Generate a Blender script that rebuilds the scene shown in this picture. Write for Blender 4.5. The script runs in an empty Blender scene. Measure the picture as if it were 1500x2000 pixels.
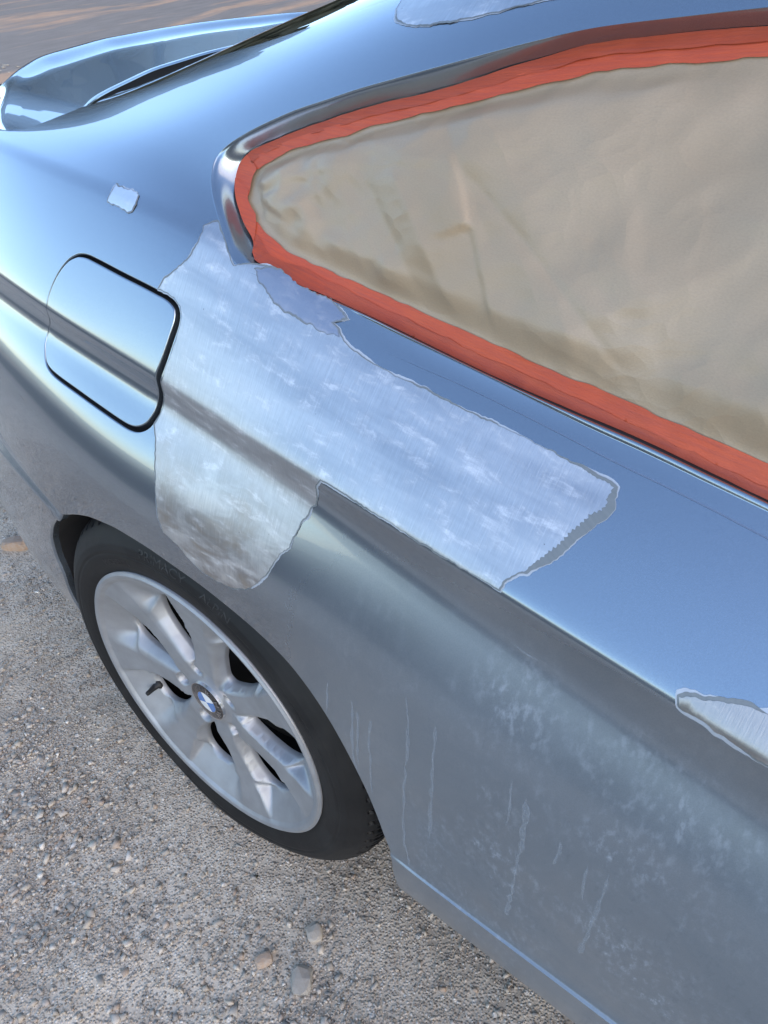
import bpy, math, random
import numpy as np
from mathutils import Vector, Matrix
from mathutils.geometry import delaunay_2d_cdt
C = bpy.context.scene.collection
scene = bpy.context.scene
R = math.radians
rng = np.random.default_rng(7)
random.seed(7)

# ---------------------------------------------------------------- camera, sky, sun, exposure
cam_data = bpy.data.cameras.new('camera'); cam = bpy.data.objects.new('camera', cam_data); C.objects.link(cam)
cam.location = (.63336, -.37829, 1.23224)
cam.rotation_euler = (math.pi/2 - .68074, 0, .658665)
cam_data.sensor_fit = 'VERTICAL'; cam_data.sensor_height = 24.0; cam_data.lens = 18.0
cam_data.clip_start = .01; cam_data.clip_end = 5000
scene.camera = cam

SUN_EL, SUN_AZ = R(27), R(112)          # azimuth measured from +Y towards +X
world = bpy.data.worlds.new('World'); scene.world = world; world.use_nodes = True
wn, wl = world.node_tree.nodes, world.node_tree.links
bg = wn['Background']
sky = wn.new('ShaderNodeTexSky'); sky.sky_type = 'NISHITA'; sky.sun_disc = False
sky.sun_elevation = SUN_EL; sky.sun_rotation = SUN_AZ
sky.air_density = 1.0; sky.dust_density = .3; sky.ozone_density = 2.0
wl.new(sky.outputs[0], bg.inputs[0]); bg.inputs[1].default_value = .15
sl = bpy.data.lights.new('sun', 'SUN'); sl.energy = .7; sl.angle = R(80); sl.color = (1, .72, .46)
so = bpy.data.objects.new('sun', sl); C.objects.link(so); so.location = (0, 0, 20)
sd = Vector((math.sin(SUN_AZ)*math.cos(SUN_EL), math.cos(SUN_AZ)*math.cos(SUN_EL), math.sin(SUN_EL)))
so.rotation_euler = sd.to_track_quat('Z', 'Y').to_euler()
scene.view_settings.view_transform = 'Standard'; scene.view_settings.look = 'None'
scene.view_settings.exposure = 1.66; scene.view_settings.gamma = 1.0
scene.view_settings.use_curve_mapping = False
scene.render.engine = 'CYCLES'
scene.cycles.use_denoising = True
scene.cycles.max_bounces = 8

# ---------------------------------------------------------------- body surface
# lines run along the car (x: + is forward), each given as (y inward, z up) at the stations KX
KX = np.array([-1.15, -0.7, -0.45, -0.2, 0.0, 0.2, 0.4, 0.6, 0.9, 1.4, 2.4])
def _yc(x):
    return np.where(x > 0, .046 - .05*np.clip(x, 0, 1.0), .046) + .20*np.clip(-x - .05, 0, None)**2
CY = _yc(KX)
CZ = np.array([.885, .880, .873, .853, .830, .812, .797, .781, .766, .745, .72])
BY = np.array([.345, .212, .158, .131, .126, .130, .127, .122, .118, .115, .13])
BZ = np.array([.962, .978, .985, .981, .967, .930, .906, .896, .888, .880, .86])
def _L(y, z):
    return (np.array(y, float), np.array(z, float))
_mid = lambda f, o: (CY + f*(BY - CY) - o, CZ + f*(BZ - CZ) + o*.55)
BN = (CY + np.array([.006,.006,.006,.006,.006,.006,.008,.011,.012,.012,.012]),
      np.array([.858, .853, .845, .824, .802, .782, .750, .722, .700, .680, .655]))
BM = (BN[0] - .007, BN[1] - .016)
LINES = [
 _L([.45,.23,.17,.16,.16,.16,.16,.16,.16,.16,.2],         [.20,.20,.20,.19,.16,.13,.12,.12,.12,.12,.12]),
 _L([.255,.096,.028,.012,.03,.03,.036,.036,.036,.036,.06],     [.215,.225,.232,.215,.17,.14,.128,.128,.128,.128,.128]),
 _L([.242,.100,.032,.001,.008,.006,.006,.006,.006,.006,.03],  [.42,.41,.40,.37,.30,.24,.22,.22,.22,.22,.22]),
 _L([.232,.104,.036,-.003,-.000,-.001,-.001,-.001,-.005,-.007,.01], [.552,.575,.562,.532,.40,.318,.300,.301,.302,.302,.30]),
 _L([.232,.104,.036,-.004,-.002,-.002,-.002,-.004,-.005,-.007,.01], [.552,.575,.562,.532,.40,.318,.300,.301,.302,.302,.30]),
 _L([.240,.116,.046,.000,.0006,.0006,.0004,.0003,-.001,-.003,.012], [.565,.589,.576,.546,.415,.330,.3025,.304,.305,.305,.31]),
 _L([.240,.116,.046,.000,.003,.003,.003,.003,.002,.000,.015], [.565,.589,.576,.546,.415,.330,.3048,.3066,.3068,.3068,.31]),
 _L([.226,.108,.044,.001,-.002,-.002,-.004,-.008,-.020,-.022,.010], [.625,.640,.630,.615,.58,.57,.48,.46,.45,.45,.45]),
 _L([.205,.094,.040,.002,-.008,-.005,-.009,-.013,-.026,-.028,.006], [.71,.70,.69,.68,.664,.650,.608,.588,.562,.555,.54]),
 _L([.212,.098,.044,.012,.005,.005,.001,-.004,-.018,-.020,.016],  [.79,.787,.778,.752,.727,.708,.675,.650,.630,.612,.59]),
 BM,
 BN,
 (CY - .0005, CZ - .004),
 (CY + .0010, CZ + .003),
 _mid(.22, .003), _mid(.60, .005),
 (BY - .006, BZ - .004),
 (BY + .004, BZ + .002),
 _L([.40,.262,.205,.172,.168,.150,.143,.141,.138,.135,.15], [.970,.986,.992,.993,.988,.962,.950,.945,.940,.935,.92]),
 _L([.49,.340,.260,.225,.203,.188,.184,.186,.190,.180,.20], [.976,.991,.996,1.020,1.046,1.05,1.05,1.06,1.07,1.04,.98]),
 _L([.58,.420,.300,.268,.245,.226,.238,.250,.260,.250,.27], [.978,.995,1.000,1.043,1.085,1.118,1.155,1.185,1.205,1.17,1.05]),
 _L([.66,.500,.330,.312,.310,.310,.318,.335,.350,.345,.36], [.978,.995,1.000,1.066,1.124,1.180,1.220,1.250,1.270,1.235,1.09]),
 _L([.75,.650,.450,.450,.450,.450,.455,.465,.475,.475,.49], [.978,.990,1.010,1.099,1.166,1.222,1.270,1.305,1.325,1.29,1.13]),
 _L([.89,.89,.89,.89,.89,.89,.89,.89,.89,.89,.89],         [.978,.990,1.022,1.125,1.200,1.262,1.315,1.350,1.370,1.335,1.16]),
 _L([1.33]*11,                                            [.978,.990,1.022,1.125,1.200,1.262,1.315,1.350,1.370,1.335,1.16]),
]
NL = len(LINES)
def _natspline(X, Y):
    n = len(X); h = np.diff(X); A = np.eye(n); b = np.zeros((n,) + Y.shape[1:])
    for i in range(1, n-1):
        A[i, i-1] = h[i-1]; A[i, i] = 2*(h[i-1] + h[i]); A[i, i+1] = h[i]
        b[i] = 6*((Y[i+1] - Y[i])/h[i] - (Y[i] - Y[i-1])/h[i-1])
    return np.linalg.solve(A, b)
_LY = np.stack([np.stack(l, 1) for l in LINES], 1)      # key, line, (y,z)
_LM = _natspline(KX, _LY.reshape(len(KX), -1)).reshape(_LY.shape)
def _lines_at(x):
    x = np.clip(x, KX[0], KX[-1])
    i = np.clip(np.searchsorted(KX, x) - 1, 0, len(KX) - 2)
    h = KX[i+1] - KX[i]; a = ((KX[i+1] - x)/h)[:, None, None]; b = ((x - KX[i])/h)[:, None, None]; h = h[:, None, None]
    return a*_LY[i] + b*_LY[i+1] + ((a**3 - a)*_LM[i] + (b**3 - b)*_LM[i+1])*h*h/6
TMAX = NL - 3.0
def body(x, t):
    """point of the body skin; t runs from the underside (0) over the roof (TMAX)"""
    x = np.asarray(x, float).ravel(); t = np.clip(np.asarray(t, float).ravel(), 0, TMAX - 1e-9)
    C = _lines_at(x); k = t.astype(int); f = (t - k)[:, None]
    r = np.arange(len(x))
    P = ((1-f)**3*C[r, k] + (3*f**3 - 6*f**2 + 4)*C[r, k+1] + (-3*f**3 + 3*f**2 + 3*f + 1)*C[r, k+2] + f**3*C[r, k+3])/6
    return np.stack([x, P[:, 0], P[:, 1]], 1)
def body_n(x, t):
    e = 1e-4
    du = body(np.add(x, e), t) - body(np.subtract(x, e), t)
    dv = body(x, np.add(t, e*20)) - body(x, np.subtract(t, e*20))
    n = np.cross(dv, du); n /= np.linalg.norm(n, axis=1)[:, None] + 1e-12
    return -n if n[:, 1].mean() > 0 else n
# t <-> arc length along a reference section
_tt = np.linspace(0, TMAX, 600)
_P = body(np.full(600, .3), _tt)
_ss = np.concatenate([[0], np.cumsum(np.linalg.norm(np.diff(_P, axis=0), axis=1) + 2e-5)])
def t2s(t): return np.interp(t, _tt, _ss)
def s2t(s): return np.interp(s, _ss, _tt)
TAB = {
 'fuel_gap': [(-0.154,13.772),(-0.1399,13.826),(-0.1191,13.836),(-0.0788,13.834),(-0.0409,13.845),(-0.0208,13.847),(-0.0082,13.849),(0.0031,13.819),(0.0115,13.75),(0.0163,13.626),(0.0176,13.442),(0.0155,13.149),(0.0124,12.698),(0.0091,12.212),(0.0059,11.554),(0.0032,10.75),(0.0006,10.199),(-0.0023,9.614),(-0.0041,9.124),(-0.0087,8.839),(-0.0146,8.668),(-0.0253,8.531),(-0.0378,8.463),(-0.0557,8.442),(-0.0937,8.443),(-0.1381,8.448),(-0.1732,8.448),(-0.1934,8.478),(-0.2061,8.579),(-0.2142,8.809),(-0.2175,9.109),(-0.2146,9.675),(-0.2042,10.599),(-0.1996,11.806),(-0.1976,12.413),(-0.1929,12.874),(-0.1846,13.258),(-0.1737,13.539),(-0.1633,13.689)],
 'glass_edge': [(-0.3784,18.948),(-0.3555,19.33),(-0.2941,19.571),(-0.2353,19.79),(-0.186,19.998),(-0.0873,19.929),(-0.0051,19.93),(0.0636,19.965)],
 'lid_seam': [(-0.4323,16.493),(-0.3988,16.81),(-0.3934,17.443),(-0.3935,18.058),(-0.3875,18.837)],
 'glass_bottom': [(-0.3525,18.966),(-0.3404,19.38),(-0.4806,20.667),(-0.5778,21.1),(-0.6407,21.395),(-0.7302,21.77)],
 'arch': [(-0.3095,1.005),(-0.314,1.131),(-0.3148,1.246),(-0.3091,1.42),(-0.3018,1.546),(-0.2803,1.807),(-0.2531,2.223),(-0.2338,3.708),(-0.2133,5.129),(-0.1892,5.533),(-0.1621,5.826),(-0.1348,6.04),(-0.0924,6.268),(-0.0548,6.379),(-0.0152,6.441),(0.0214,6.437),(0.0691,6.403),(0.114,6.333),(0.1609,6.258),(0.2058,6.173),(0.2357,6.065),(0.2621,5.929),(0.2841,5.773),(0.3036,5.601),(0.3192,5.425),(0.3321,5.197),(0.3425,4.892),(0.3537,2.796)],
 'win_outer': [(0.5492,19.15),(0.5083,19.155),(0.4636,19.159),(0.408,19.156),(0.3475,19.15),(0.3072,19.109),(0.269,19.052),(0.2165,18.951),(0.1755,18.85),(0.1396,18.74),(0.1059,18.597),(0.0716,18.434),(0.0454,18.263),(0.0205,18.073),(0.002,17.9),(-0.0114,17.756),(-0.021,17.596),(-0.025,17.441),(-0.0231,17.238),(-0.0167,17.029),(-0.0079,16.821),(0.0037,16.594),(0.0154,16.369),(0.0301,16.032),(0.0455,15.545),(0.0604,15.073),(0.0806,14.965),(0.1012,15.049),(0.121,15.16),(0.1466,15.251),(0.1706,15.432),(0.198,15.613),(0.2378,15.65),(0.2976,15.73),(0.3547,15.735),(0.4053,15.639),(0.4481,15.532),(0.4992,15.479),(0.5465,15.372),(0.5907,15.278),(0.6328,15.182),(0.6783,15.081)],
 'win_inner': [(0.5511,19.144),(0.5091,19.142),(0.4631,19.143),(0.4053,19.151),(0.3436,19.146),(0.304,19.076),(0.2664,18.981),(0.2143,18.827),(0.172,18.723),(0.1355,18.601),(0.1022,18.439),(0.0695,18.26),(0.0447,18.091),(0.0232,17.928),(0.0066,17.795),(0.0007,17.681),(-0.0034,17.561),(-0.0039,17.456),(-0.0028,17.356),(-0.0004,17.242),(0.0042,17.117),(0.0111,16.982),(0.0208,16.836),(0.0306,16.701),(0.0416,16.565),(0.0541,16.432),(0.0688,16.246),(0.082,16.125),(0.0986,16.001),(0.1228,15.918),(0.1484,15.9),(0.1799,15.861),(0.2227,15.891),(0.2829,15.879),(0.3407,15.849),(0.3912,15.855),(0.4351,15.869),(0.4862,15.865),(0.5362,15.787),(0.5833,15.704),(0.6268,15.601),(0.6734,15.509)],
 'tape_top': [(0.5586,18.969),(0.5173,18.952),(0.4719,18.939),(0.4321,18.935),(0.391,18.93),(0.3751,18.922),(0.3589,18.918),(0.3205,18.848),(0.2872,18.781),(0.2625,18.717),(0.2291,18.632),(0.194,18.531),(0.1519,18.38),(0.1346,18.272),(0.1107,18.174),(0.0839,18.032),(0.0612,17.904),(0.0505,17.805),(0.0397,17.704),(0.0311,17.628),(0.0245,17.54)],
 'tape_rear': [(0.0245,17.54),(0.0217,17.429),(0.0223,17.317),(0.0241,17.193),(0.0251,17.078),(0.0323,16.989),(0.0426,16.895),(0.0486,16.773)],
 'tape_low': [(0.0486,16.773),(0.0633,16.669),(0.0804,16.581),(0.1032,16.507),(0.1366,16.507),(0.1683,16.535),(0.2177,16.555),(0.2648,16.568),(0.3311,16.537),(0.3673,16.515),(0.4253,16.489),(0.479,16.45),(0.537,16.383),(0.5755,16.335),(0.619,16.262),(0.6628,16.187)],
 'tape_ridge': [(0.1459,16.323),(0.1914,16.297),(0.2513,16.281),(0.3405,16.22),(0.4346,16.166),(0.5017,16.077),(0.582,15.936),(0.6254,15.875),(0.6691,15.804)],
 'bare_main': [(0.0195,16.27),(0.014,16.123),(0.0092,15.844),(0.0128,15.554),(0.012,15.048),(0.0089,14.698),(0.0042,14.535),(-0.0084,14.21),(-0.017,14.068),(-0.0202,13.941),(-0.0226,13.848),(-0.0193,13.862),(-0.0075,13.86),(0.0042,13.83),(0.0131,13.76),(0.0179,13.637),(0.0191,13.453),(0.0171,13.162),(0.0141,12.716),(0.0108,12.24),(0.0081,11.624),(0.0063,10.838),(0.0035,10.268),(-0.0001,9.66),(-0.002,9.147),(-0.0069,8.868),(-0.0055,8.833),(0.0013,8.593),(0.0078,8.297),(0.014,7.983),(0.0184,7.582),(0.0194,7.293),(0.0267,7.046),(0.0485,6.966),(0.067,6.789),(0.0844,6.707),(0.1096,6.7),(0.133,6.772),(0.1565,6.952),(0.1748,7.284),(0.1809,7.423),(0.1916,7.753),(0.1974,7.978),(0.2058,8.23),(0.21,8.31),(0.2126,8.521),(0.2168,8.734),(0.2179,8.905),(0.2223,9.159),(0.2239,9.42),(0.2292,9.72),(0.2321,10.424),(0.2343,11.069),(0.24,11.719),(0.2616,11.716),(0.286,11.734),(0.3221,11.665),(0.3728,11.659),(0.4099,11.647),(0.4388,11.744),(0.4371,11.772),(0.4379,12.056),(0.4404,12.345),(0.4456,12.564),(0.4526,12.741),(0.4534,12.843),(0.4594,13.069),(0.4647,13.294),(0.4695,13.48),(0.4732,13.666),(0.4774,13.852),(0.4813,14.011),(0.4868,14.111),(0.4885,14.23),(0.4863,14.361),(0.4867,14.508),(0.482,14.554),(0.4697,14.568),(0.4303,14.622),(0.3835,14.633),(0.3413,14.584),(0.3083,14.604),(0.2751,14.575),(0.24,14.574),(0.2086,14.67),(0.2036,14.743),(0.1983,14.87),(0.1865,14.927),(0.1869,14.992),(0.1995,15.117),(0.2041,15.267),(0.1976,15.368),(0.1924,15.529),(0.1789,15.564),(0.166,15.395),(0.1487,15.446),(0.1362,15.365),(0.1271,15.547),(0.1156,15.492),(0.1076,15.592),(0.0982,15.613),(0.0871,15.399),(0.0742,15.158),(0.0631,14.96),(0.0565,15.151),(0.0433,15.586),(0.0262,16.115),(0.0202,16.25),(0.0153,16.217)],
 'bare_square': [(-0.1358,16.037),(-0.1282,15.956),(-0.1254,16.039),(-0.1187,15.941),(-0.117,16.015),(-0.1131,15.984),(-0.1105,16.071),(-0.1043,16.022),(-0.1007,16.027),(-0.0932,15.94),(-0.0891,15.552),(-0.0884,15.339),(-0.0893,15.106),(-0.0955,14.982),(-0.1006,15.011),(-0.1095,15.033),(-0.1211,15.037),(-0.1321,15.021),(-0.1322,15.328),(-0.1344,15.773)],
 'bare_roof': [(0.1106,20.399),(0.119,20.058),(0.1228,19.9),(0.1274,19.761),(0.1339,19.663),(0.1445,19.559),(0.1569,19.476),(0.1722,19.439),(0.1865,19.428),(0.2026,19.425),(0.2281,19.42),(0.2513,19.432),(0.2729,19.455),(0.2937,19.472),(0.3251,19.503),(0.3367,19.663),(0.2318,20.113)],
 'bare_door': [(0.5908,11.947),(0.5929,11.614),(0.5965,11.513),(0.6056,11.538),(0.6211,11.457),(0.636,11.402),(0.6572,11.406),(0.6709,11.423),(0.6965,11.544),(0.6913,12.704),(0.6692,12.863),(0.6442,12.746),(0.6253,12.602),(0.6131,12.432),(0.6037,12.284),(0.5976,12.22),(0.5936,12.084)],
 'bare_spike': [(0.0048,15.945),(-0.0073,16.255),(-0.0245,16.62),(-0.0306,16.765),(-0.0219,16.736),(-0.0131,16.68),(-0.0045,16.525),(0.0046,16.319),(0.0109,16.182)],
 'primer_left': [(0.089,15.194),(0.0982,15.504),(0.1138,15.719),(0.1306,15.616),(0.1441,15.553),(0.1583,15.572),(0.1737,15.592),(0.1865,15.547),(0.1952,15.433),(0.2,15.247),(0.193,15.067),(0.1871,14.919),(0.194,14.853),(0.1997,14.79),(0.2029,14.704),(0.1939,14.667),(0.1802,14.641),(0.1647,14.631),(0.1487,14.63),(0.1355,14.668),(0.1206,14.725),(0.1065,14.863),(0.0964,14.982)],
 'shoulder_line': [(0.2468,14.917),(0.2944,14.978),(0.3315,15.043),(0.383,15.049),(0.4317,15.009),(0.4777,14.941),(0.52,14.909),(0.5599,14.858),(0.5976,14.793),(0.6492,14.74)],
 'drip0': [(0.5076,7.229),(0.5103,6.75),(0.5114,6.284),(0.511,5.792),(0.5089,5.336)],
 'drip1': [(0.4072,7.295),(0.4074,6.859),(0.407,6.395),(0.4068,6.03),(0.4053,5.573)],
 'drip2': [(0.372,7.353),(0.3751,6.911),(0.3733,6.351),(0.3695,5.827),(0.3705,5.225),(0.3788,4.526)],
 'drip3': [(0.302,6.498),(0.3001,6.12),(0.2978,5.796),(0.3036,5.601)],
 'drip4': [(0.308,6.446),(0.3059,6.044),(0.3047,5.731)],
 'drip5': [(0.3268,6.495),(0.3237,6.141),(0.3232,5.817),(0.3235,5.502)],
 'drip6': [(0.593,6.98),(0.5943,6.685),(0.5931,6.277),(0.593,5.919),(0.5912,5.606)],
 'drip7': [(0.4898,7.353),(0.4924,7.047),(0.4937,6.654)],
 'drip8': [(0.5467,7.001),(0.5464,6.783),(0.545,6.56)],
 'drip9': [(0.5746,6.914),(0.5769,6.596),(0.5795,6.371)],
 'drip10': [(0.2679,6.446),(0.2655,6.139),(0.2621,5.987)],
 'drip11': [(0.4555,9.766),(0.4689,9.82),(0.4796,9.883)],
 'drip12': [(0.6723,5.622),(0.6919,5.651)],
}
# ---------------------------------------------------------------- small helpers
def natspl(P, n, closed=False):
    """smooth curve through points P, resampled to n points equally spaced"""
    P = np.asarray(P, float)
    Q = np.vstack([P[-1:], P, P[:2]]) if closed else np.vstack([2*P[0]-P[1], P, 2*P[-1]-P[-2]])
    out = []
    for i in range(1, len(Q) - 2):
        a, b, c, d = Q[i-1:i+3]; f = np.linspace(0, 1, 12, endpoint=False)[:, None]
        out.append(.5*(2*b + (c-a)*f + (2*a-5*b+4*c-d)*f**2 + (3*b-3*c+d-a)*f**3))
    out = np.vstack(out + ([P[:1]] if closed else [P[-1:]]))
    l = np.concatenate([[0], np.cumsum(np.linalg.norm(np.diff(out, axis=0), axis=1))])
    q = np.linspace(0, l[-1], n + 1 if closed else n)
    r = np.stack([np.interp(q, l, out[:, k]) for k in range(P.shape[1])], 1)
    return r[:-1] if closed else r
def resamp(P, step, closed=False):
    P = np.asarray(P, float)
    if closed: P = np.vstack([P, P[:1]])
    l = np.concatenate([[0], np.cumsum(np.linalg.norm(np.diff(P, axis=0), axis=1))])
    n = max(2, int(l[-1]/step)); q = np.linspace(0, l[-1], n + 1)
    r = np.stack([np.interp(q, l, P[:, k]) for k in range(P.shape[1])], 1)
    return r[:-1] if closed else r
def sm(x, a, b):
    f = np.clip((x - a)/(b - a), 0, 1); return f*f*(3 - 2*f)
def vnoise(x, y, seed=0):
    x = np.asarray(x, float); y = np.asarray(y, float)
    i, j = np.floor(x).astype(int), np.floor(y).astype(int); u, v = x - i, y - j
    u = u*u*u*(u*(u*6-15)+10); v = v*v*v*(v*(v*6-15)+10)
    def h(a, b):
        k = (a*374761393 + b*668265263 + seed*974711) & 0x7fffffff
        k = ((k ^ (k >> 13))*1274126177) & 0x7fffffff
        return ((k ^ (k >> 16)) & 0xffff)/65535.
    return ((h(i, j)*(1-u) + h(i+1, j)*u)*(1-v) + (h(i, j+1)*(1-u) + h(i+1, j+1)*u)*v)*2 - 1
def inside(pts, poly):
    x, y = pts[:, 0], pts[:, 1]; px, py = poly[:, 0], poly[:, 1]; r = np.zeros(len(pts), bool)
    qx, qy = np.roll(px, 1), np.roll(py, 1)
    for a, b, c, d in zip(px, py, qx, qy):
        if b == d: continue
        m = ((b > y) != (d > y)) & (x < (c - a)*(y - b)/(d - b) + a)
        r ^= m
    return r
def make(name, V, F, mat, parent=None, N=None, uv=None, smooth=True, mats=None, midx=None):
    me = bpy.data.meshes.new(name)
    me.from_pydata([tuple(v) for v in np.asarray(V, float).tolist()] if not isinstance(V, list) else V, [], F if isinstance(F, list) else F.tolist())
    for m in (mats or [mat]):
        me.materials.append(m)
    if midx is not None: me.polygons.foreach_set('material_index', np.asarray(midx, dtype=np.int32))
    me.polygons.foreach_set('use_smooth', np.full(len(me.polygons), smooth))
    if uv is not None:
        L = me.uv_layers.new(name='UVMap'); vi = np.zeros(len(me.loops), dtype=np.int32); me.loops.foreach_get('vertex_index', vi)
        L.data.foreach_set('uv', np.asarray(uv, float)[vi].astype(np.float32).ravel())
    me.update()
    if N is not None: me.normals_split_custom_set_from_vertices(np.asarray(N, float).tolist())
    o = bpy.data.objects.new(name, me); C.objects.link(o)
    if parent is not None: o.parent = parent
    return o
def tag(o, label=None, cat=None, group=None, kind=None):
    if label: o['label'] = label
    if cat: o['category'] = cat
    if group: o['group'] = group
    if kind: o['kind'] = kind
    return o
def empty(name, loc=(0, 0, 0), parent=None):
    o = bpy.data.objects.new(name, None); C.objects.link(o); o.location = loc; o.empty_display_size = .1
    if parent is not None: o.parent = parent
    return o
def gridF(n, m, closed=False, flip=False):
    i = np.arange(n - (0 if closed else 1))[:, None]; j = np.arange(m - 1)[None, :]
    i2 = (i + 1) % n
    q = np.stack([i*m + j + 0*i2, i2*m + j, i2*m + j + 1, i*m + j + 1], -1).reshape(-1, 4)
    return q[:, ::-1] if flip else q
def merge(parts):
    V, F, N, U, o = [], [], [], [], 0
    for v, f, n, u in parts:
        V.append(v); N.append(n); U.append(u); F += [[int(k) + o for k in q] for q in f]; o += len(v)
    return np.vstack(V), F, np.vstack(N), np.vstack(U)
def gnorm(P):
    """normals of a grid of points (n,m,3)"""
    a = np.gradient(P, axis=0); b = np.gradient(P, axis=1); n = np.cross(a, b)
    return n/(np.linalg.norm(n, axis=-1)[..., None] + 1e-12)

# regions of the body skin: (x, s) polygons triangulated together with an inner grid
T0, S0 = np.linspace(0, TMAX, 600), None
def region(outer, holes=(), dx=.02, ds=.012, extra_s=(), off=0., disp=None, xs=None):
    """outer / holes: (n,2) arrays in (x, s). returns V, F, N, uv"""
    loops = [np.asarray(outer, float)] + [np.asarray(h, float) for h in holes]
    lo, hi = loops[0].min(0), loops[0].max(0)
    gx = np.arange(lo[0] + dx/2, hi[0], dx) if xs is None else np.asarray(xs)
    gs = np.unique(np.round(np.concatenate([np.arange(lo[1] + ds/2, hi[1], ds), np.asarray(extra_s, float)]), 5))
    gs = gs[(gs > lo[1]) & (gs < hi[1])]
    keep = [gs[0]] if len(gs) else []
    for s in gs[1:]:
        if s - keep[-1] > .0012: keep.append(s)
    G = np.stack(np.meshgrid(gx, keep, indexing='ij'), -1).reshape(-1, 2)
    m = inside(G, loops[0])
    for h in loops[1:]: m &= ~inside(G, h)
    G = G[m]
    B = np.vstack(loops)
    ok = np.ones(len(G), bool); lim = min(ds, dx)*.35
    for k in range(0, len(G), 2000):
        d = np.abs(G[k:k+2000, None, :] - B[None]); ok[k:k+2000] = ~((d[..., 0] < lim*1.5) & (d[..., 1] < lim)).any(1)
    G = G[ok]
    pts = np.vstack([B, G]); edges = []; o = 0
    for l in loops:
        n = len(l); edges += [(o + i, o + (i + 1) % n) for i in range(n)]; o += n
    K = 8.0
    r = delaunay_2d_cdt([Vector((a*K, b*K)) for a, b in pts.tolist()], edges, [], 0, 1e-7)
    P = np.array([(v.x, v.y) for v in r[0]])/K; F = np.array([f for f in r[2]], dtype=int)
    c = P[F].mean(1); m = inside(c, loops[0])
    for h in loops[1:]: m &= ~inside(c, h)
    F = F[m]
    a, b, cc = P[F[:, 0]], P[F[:, 1]], P[F[:, 2]]
    ar = (b[:, 0]-a[:, 0])*(cc[:, 1]-a[:, 1]) - (b[:, 1]-a[:, 1])*(cc[:, 0]-a[:, 0])
    F = F[np.abs(ar) > 1e-10]; ar = ar[np.abs(ar) > 1e-10]
    F[ar < 0] = F[ar < 0][:, ::-1]
    t = s2t(P[:, 1]); V = body(P[:, 0], t); N = body_n(P[:, 0], t)
    h = off + (disp(P[:, 0], P[:, 1]) if disp is not None else 0)
    V = V + N*np.reshape(h, (-1, 1)) if np.ndim(h) else V + N*h
    nf = np.cross(V[F[:, 1]] - V[F[:, 0]], V[F[:, 2]] - V[F[:, 0]])
    if (nf*N[F[:, 0]]).sum() < 0: F = F[:, ::-1]
    return V, F, N, P
def XS(k, n=None, closed=False, step=None):
    """table (x,t) -> smooth (x,s) curve"""
    P = np.array(TAB[k] if isinstance(k, str) else k, float); P[:, 1] = t2s(P[:, 1])
    return natspl(P, n, closed) if n else P
def SB(Q, off=0.):
    t = s2t(Q[:, 1]); V = body(Q[:, 0], t); N = body_n(Q[:, 0], t); return V + N*off, N
def rolled_edge(Q, r, depth, toward, closed=True, steps=5):
    """rounded edge from the skin along loop Q down into the gap; toward = sideways direction sign"""
    V, N = SB(Q)
    T = (np.roll(V, -1, 0) - np.roll(V, 1, 0)) if closed else np.gradient(V, axis=0)
    T /= np.linalg.norm(T, axis=1)[:, None]
    B = np.cross(N, T)*toward
    rows, nr = [], []
    for a in np.linspace(0, math.pi/2, steps):
        rows.append(V + B*r*math.sin(a) - N*r*(1 - math.cos(a))); nr.append(N*math.cos(a) + B*math.sin(a))
    rows.append(rows[-1] - N*(depth - r)); nr.append(B)
    P = np.stack(rows, 1); M = np.stack(nr, 1)
    F = gridF(len(Q), P.shape[1], closed)
    V2, M2 = P.reshape(-1, 3), M.reshape(-1, 3)
    f = F[len(F)//2]; g = np.cross(V2[f[1]] - V2[f[0]], V2[f[2]] - V2[f[0]])
    if g @ M2[f[0]] < 0: F = F[:, ::-1]
    return V2, F, M2, np.repeat(Q, P.shape[1], 0)
def area(Q): return .5*np.sum(Q[:, 0]*np.roll(Q[:, 1], -1) - np.roll(Q[:, 0], -1)*Q[:, 1])

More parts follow.
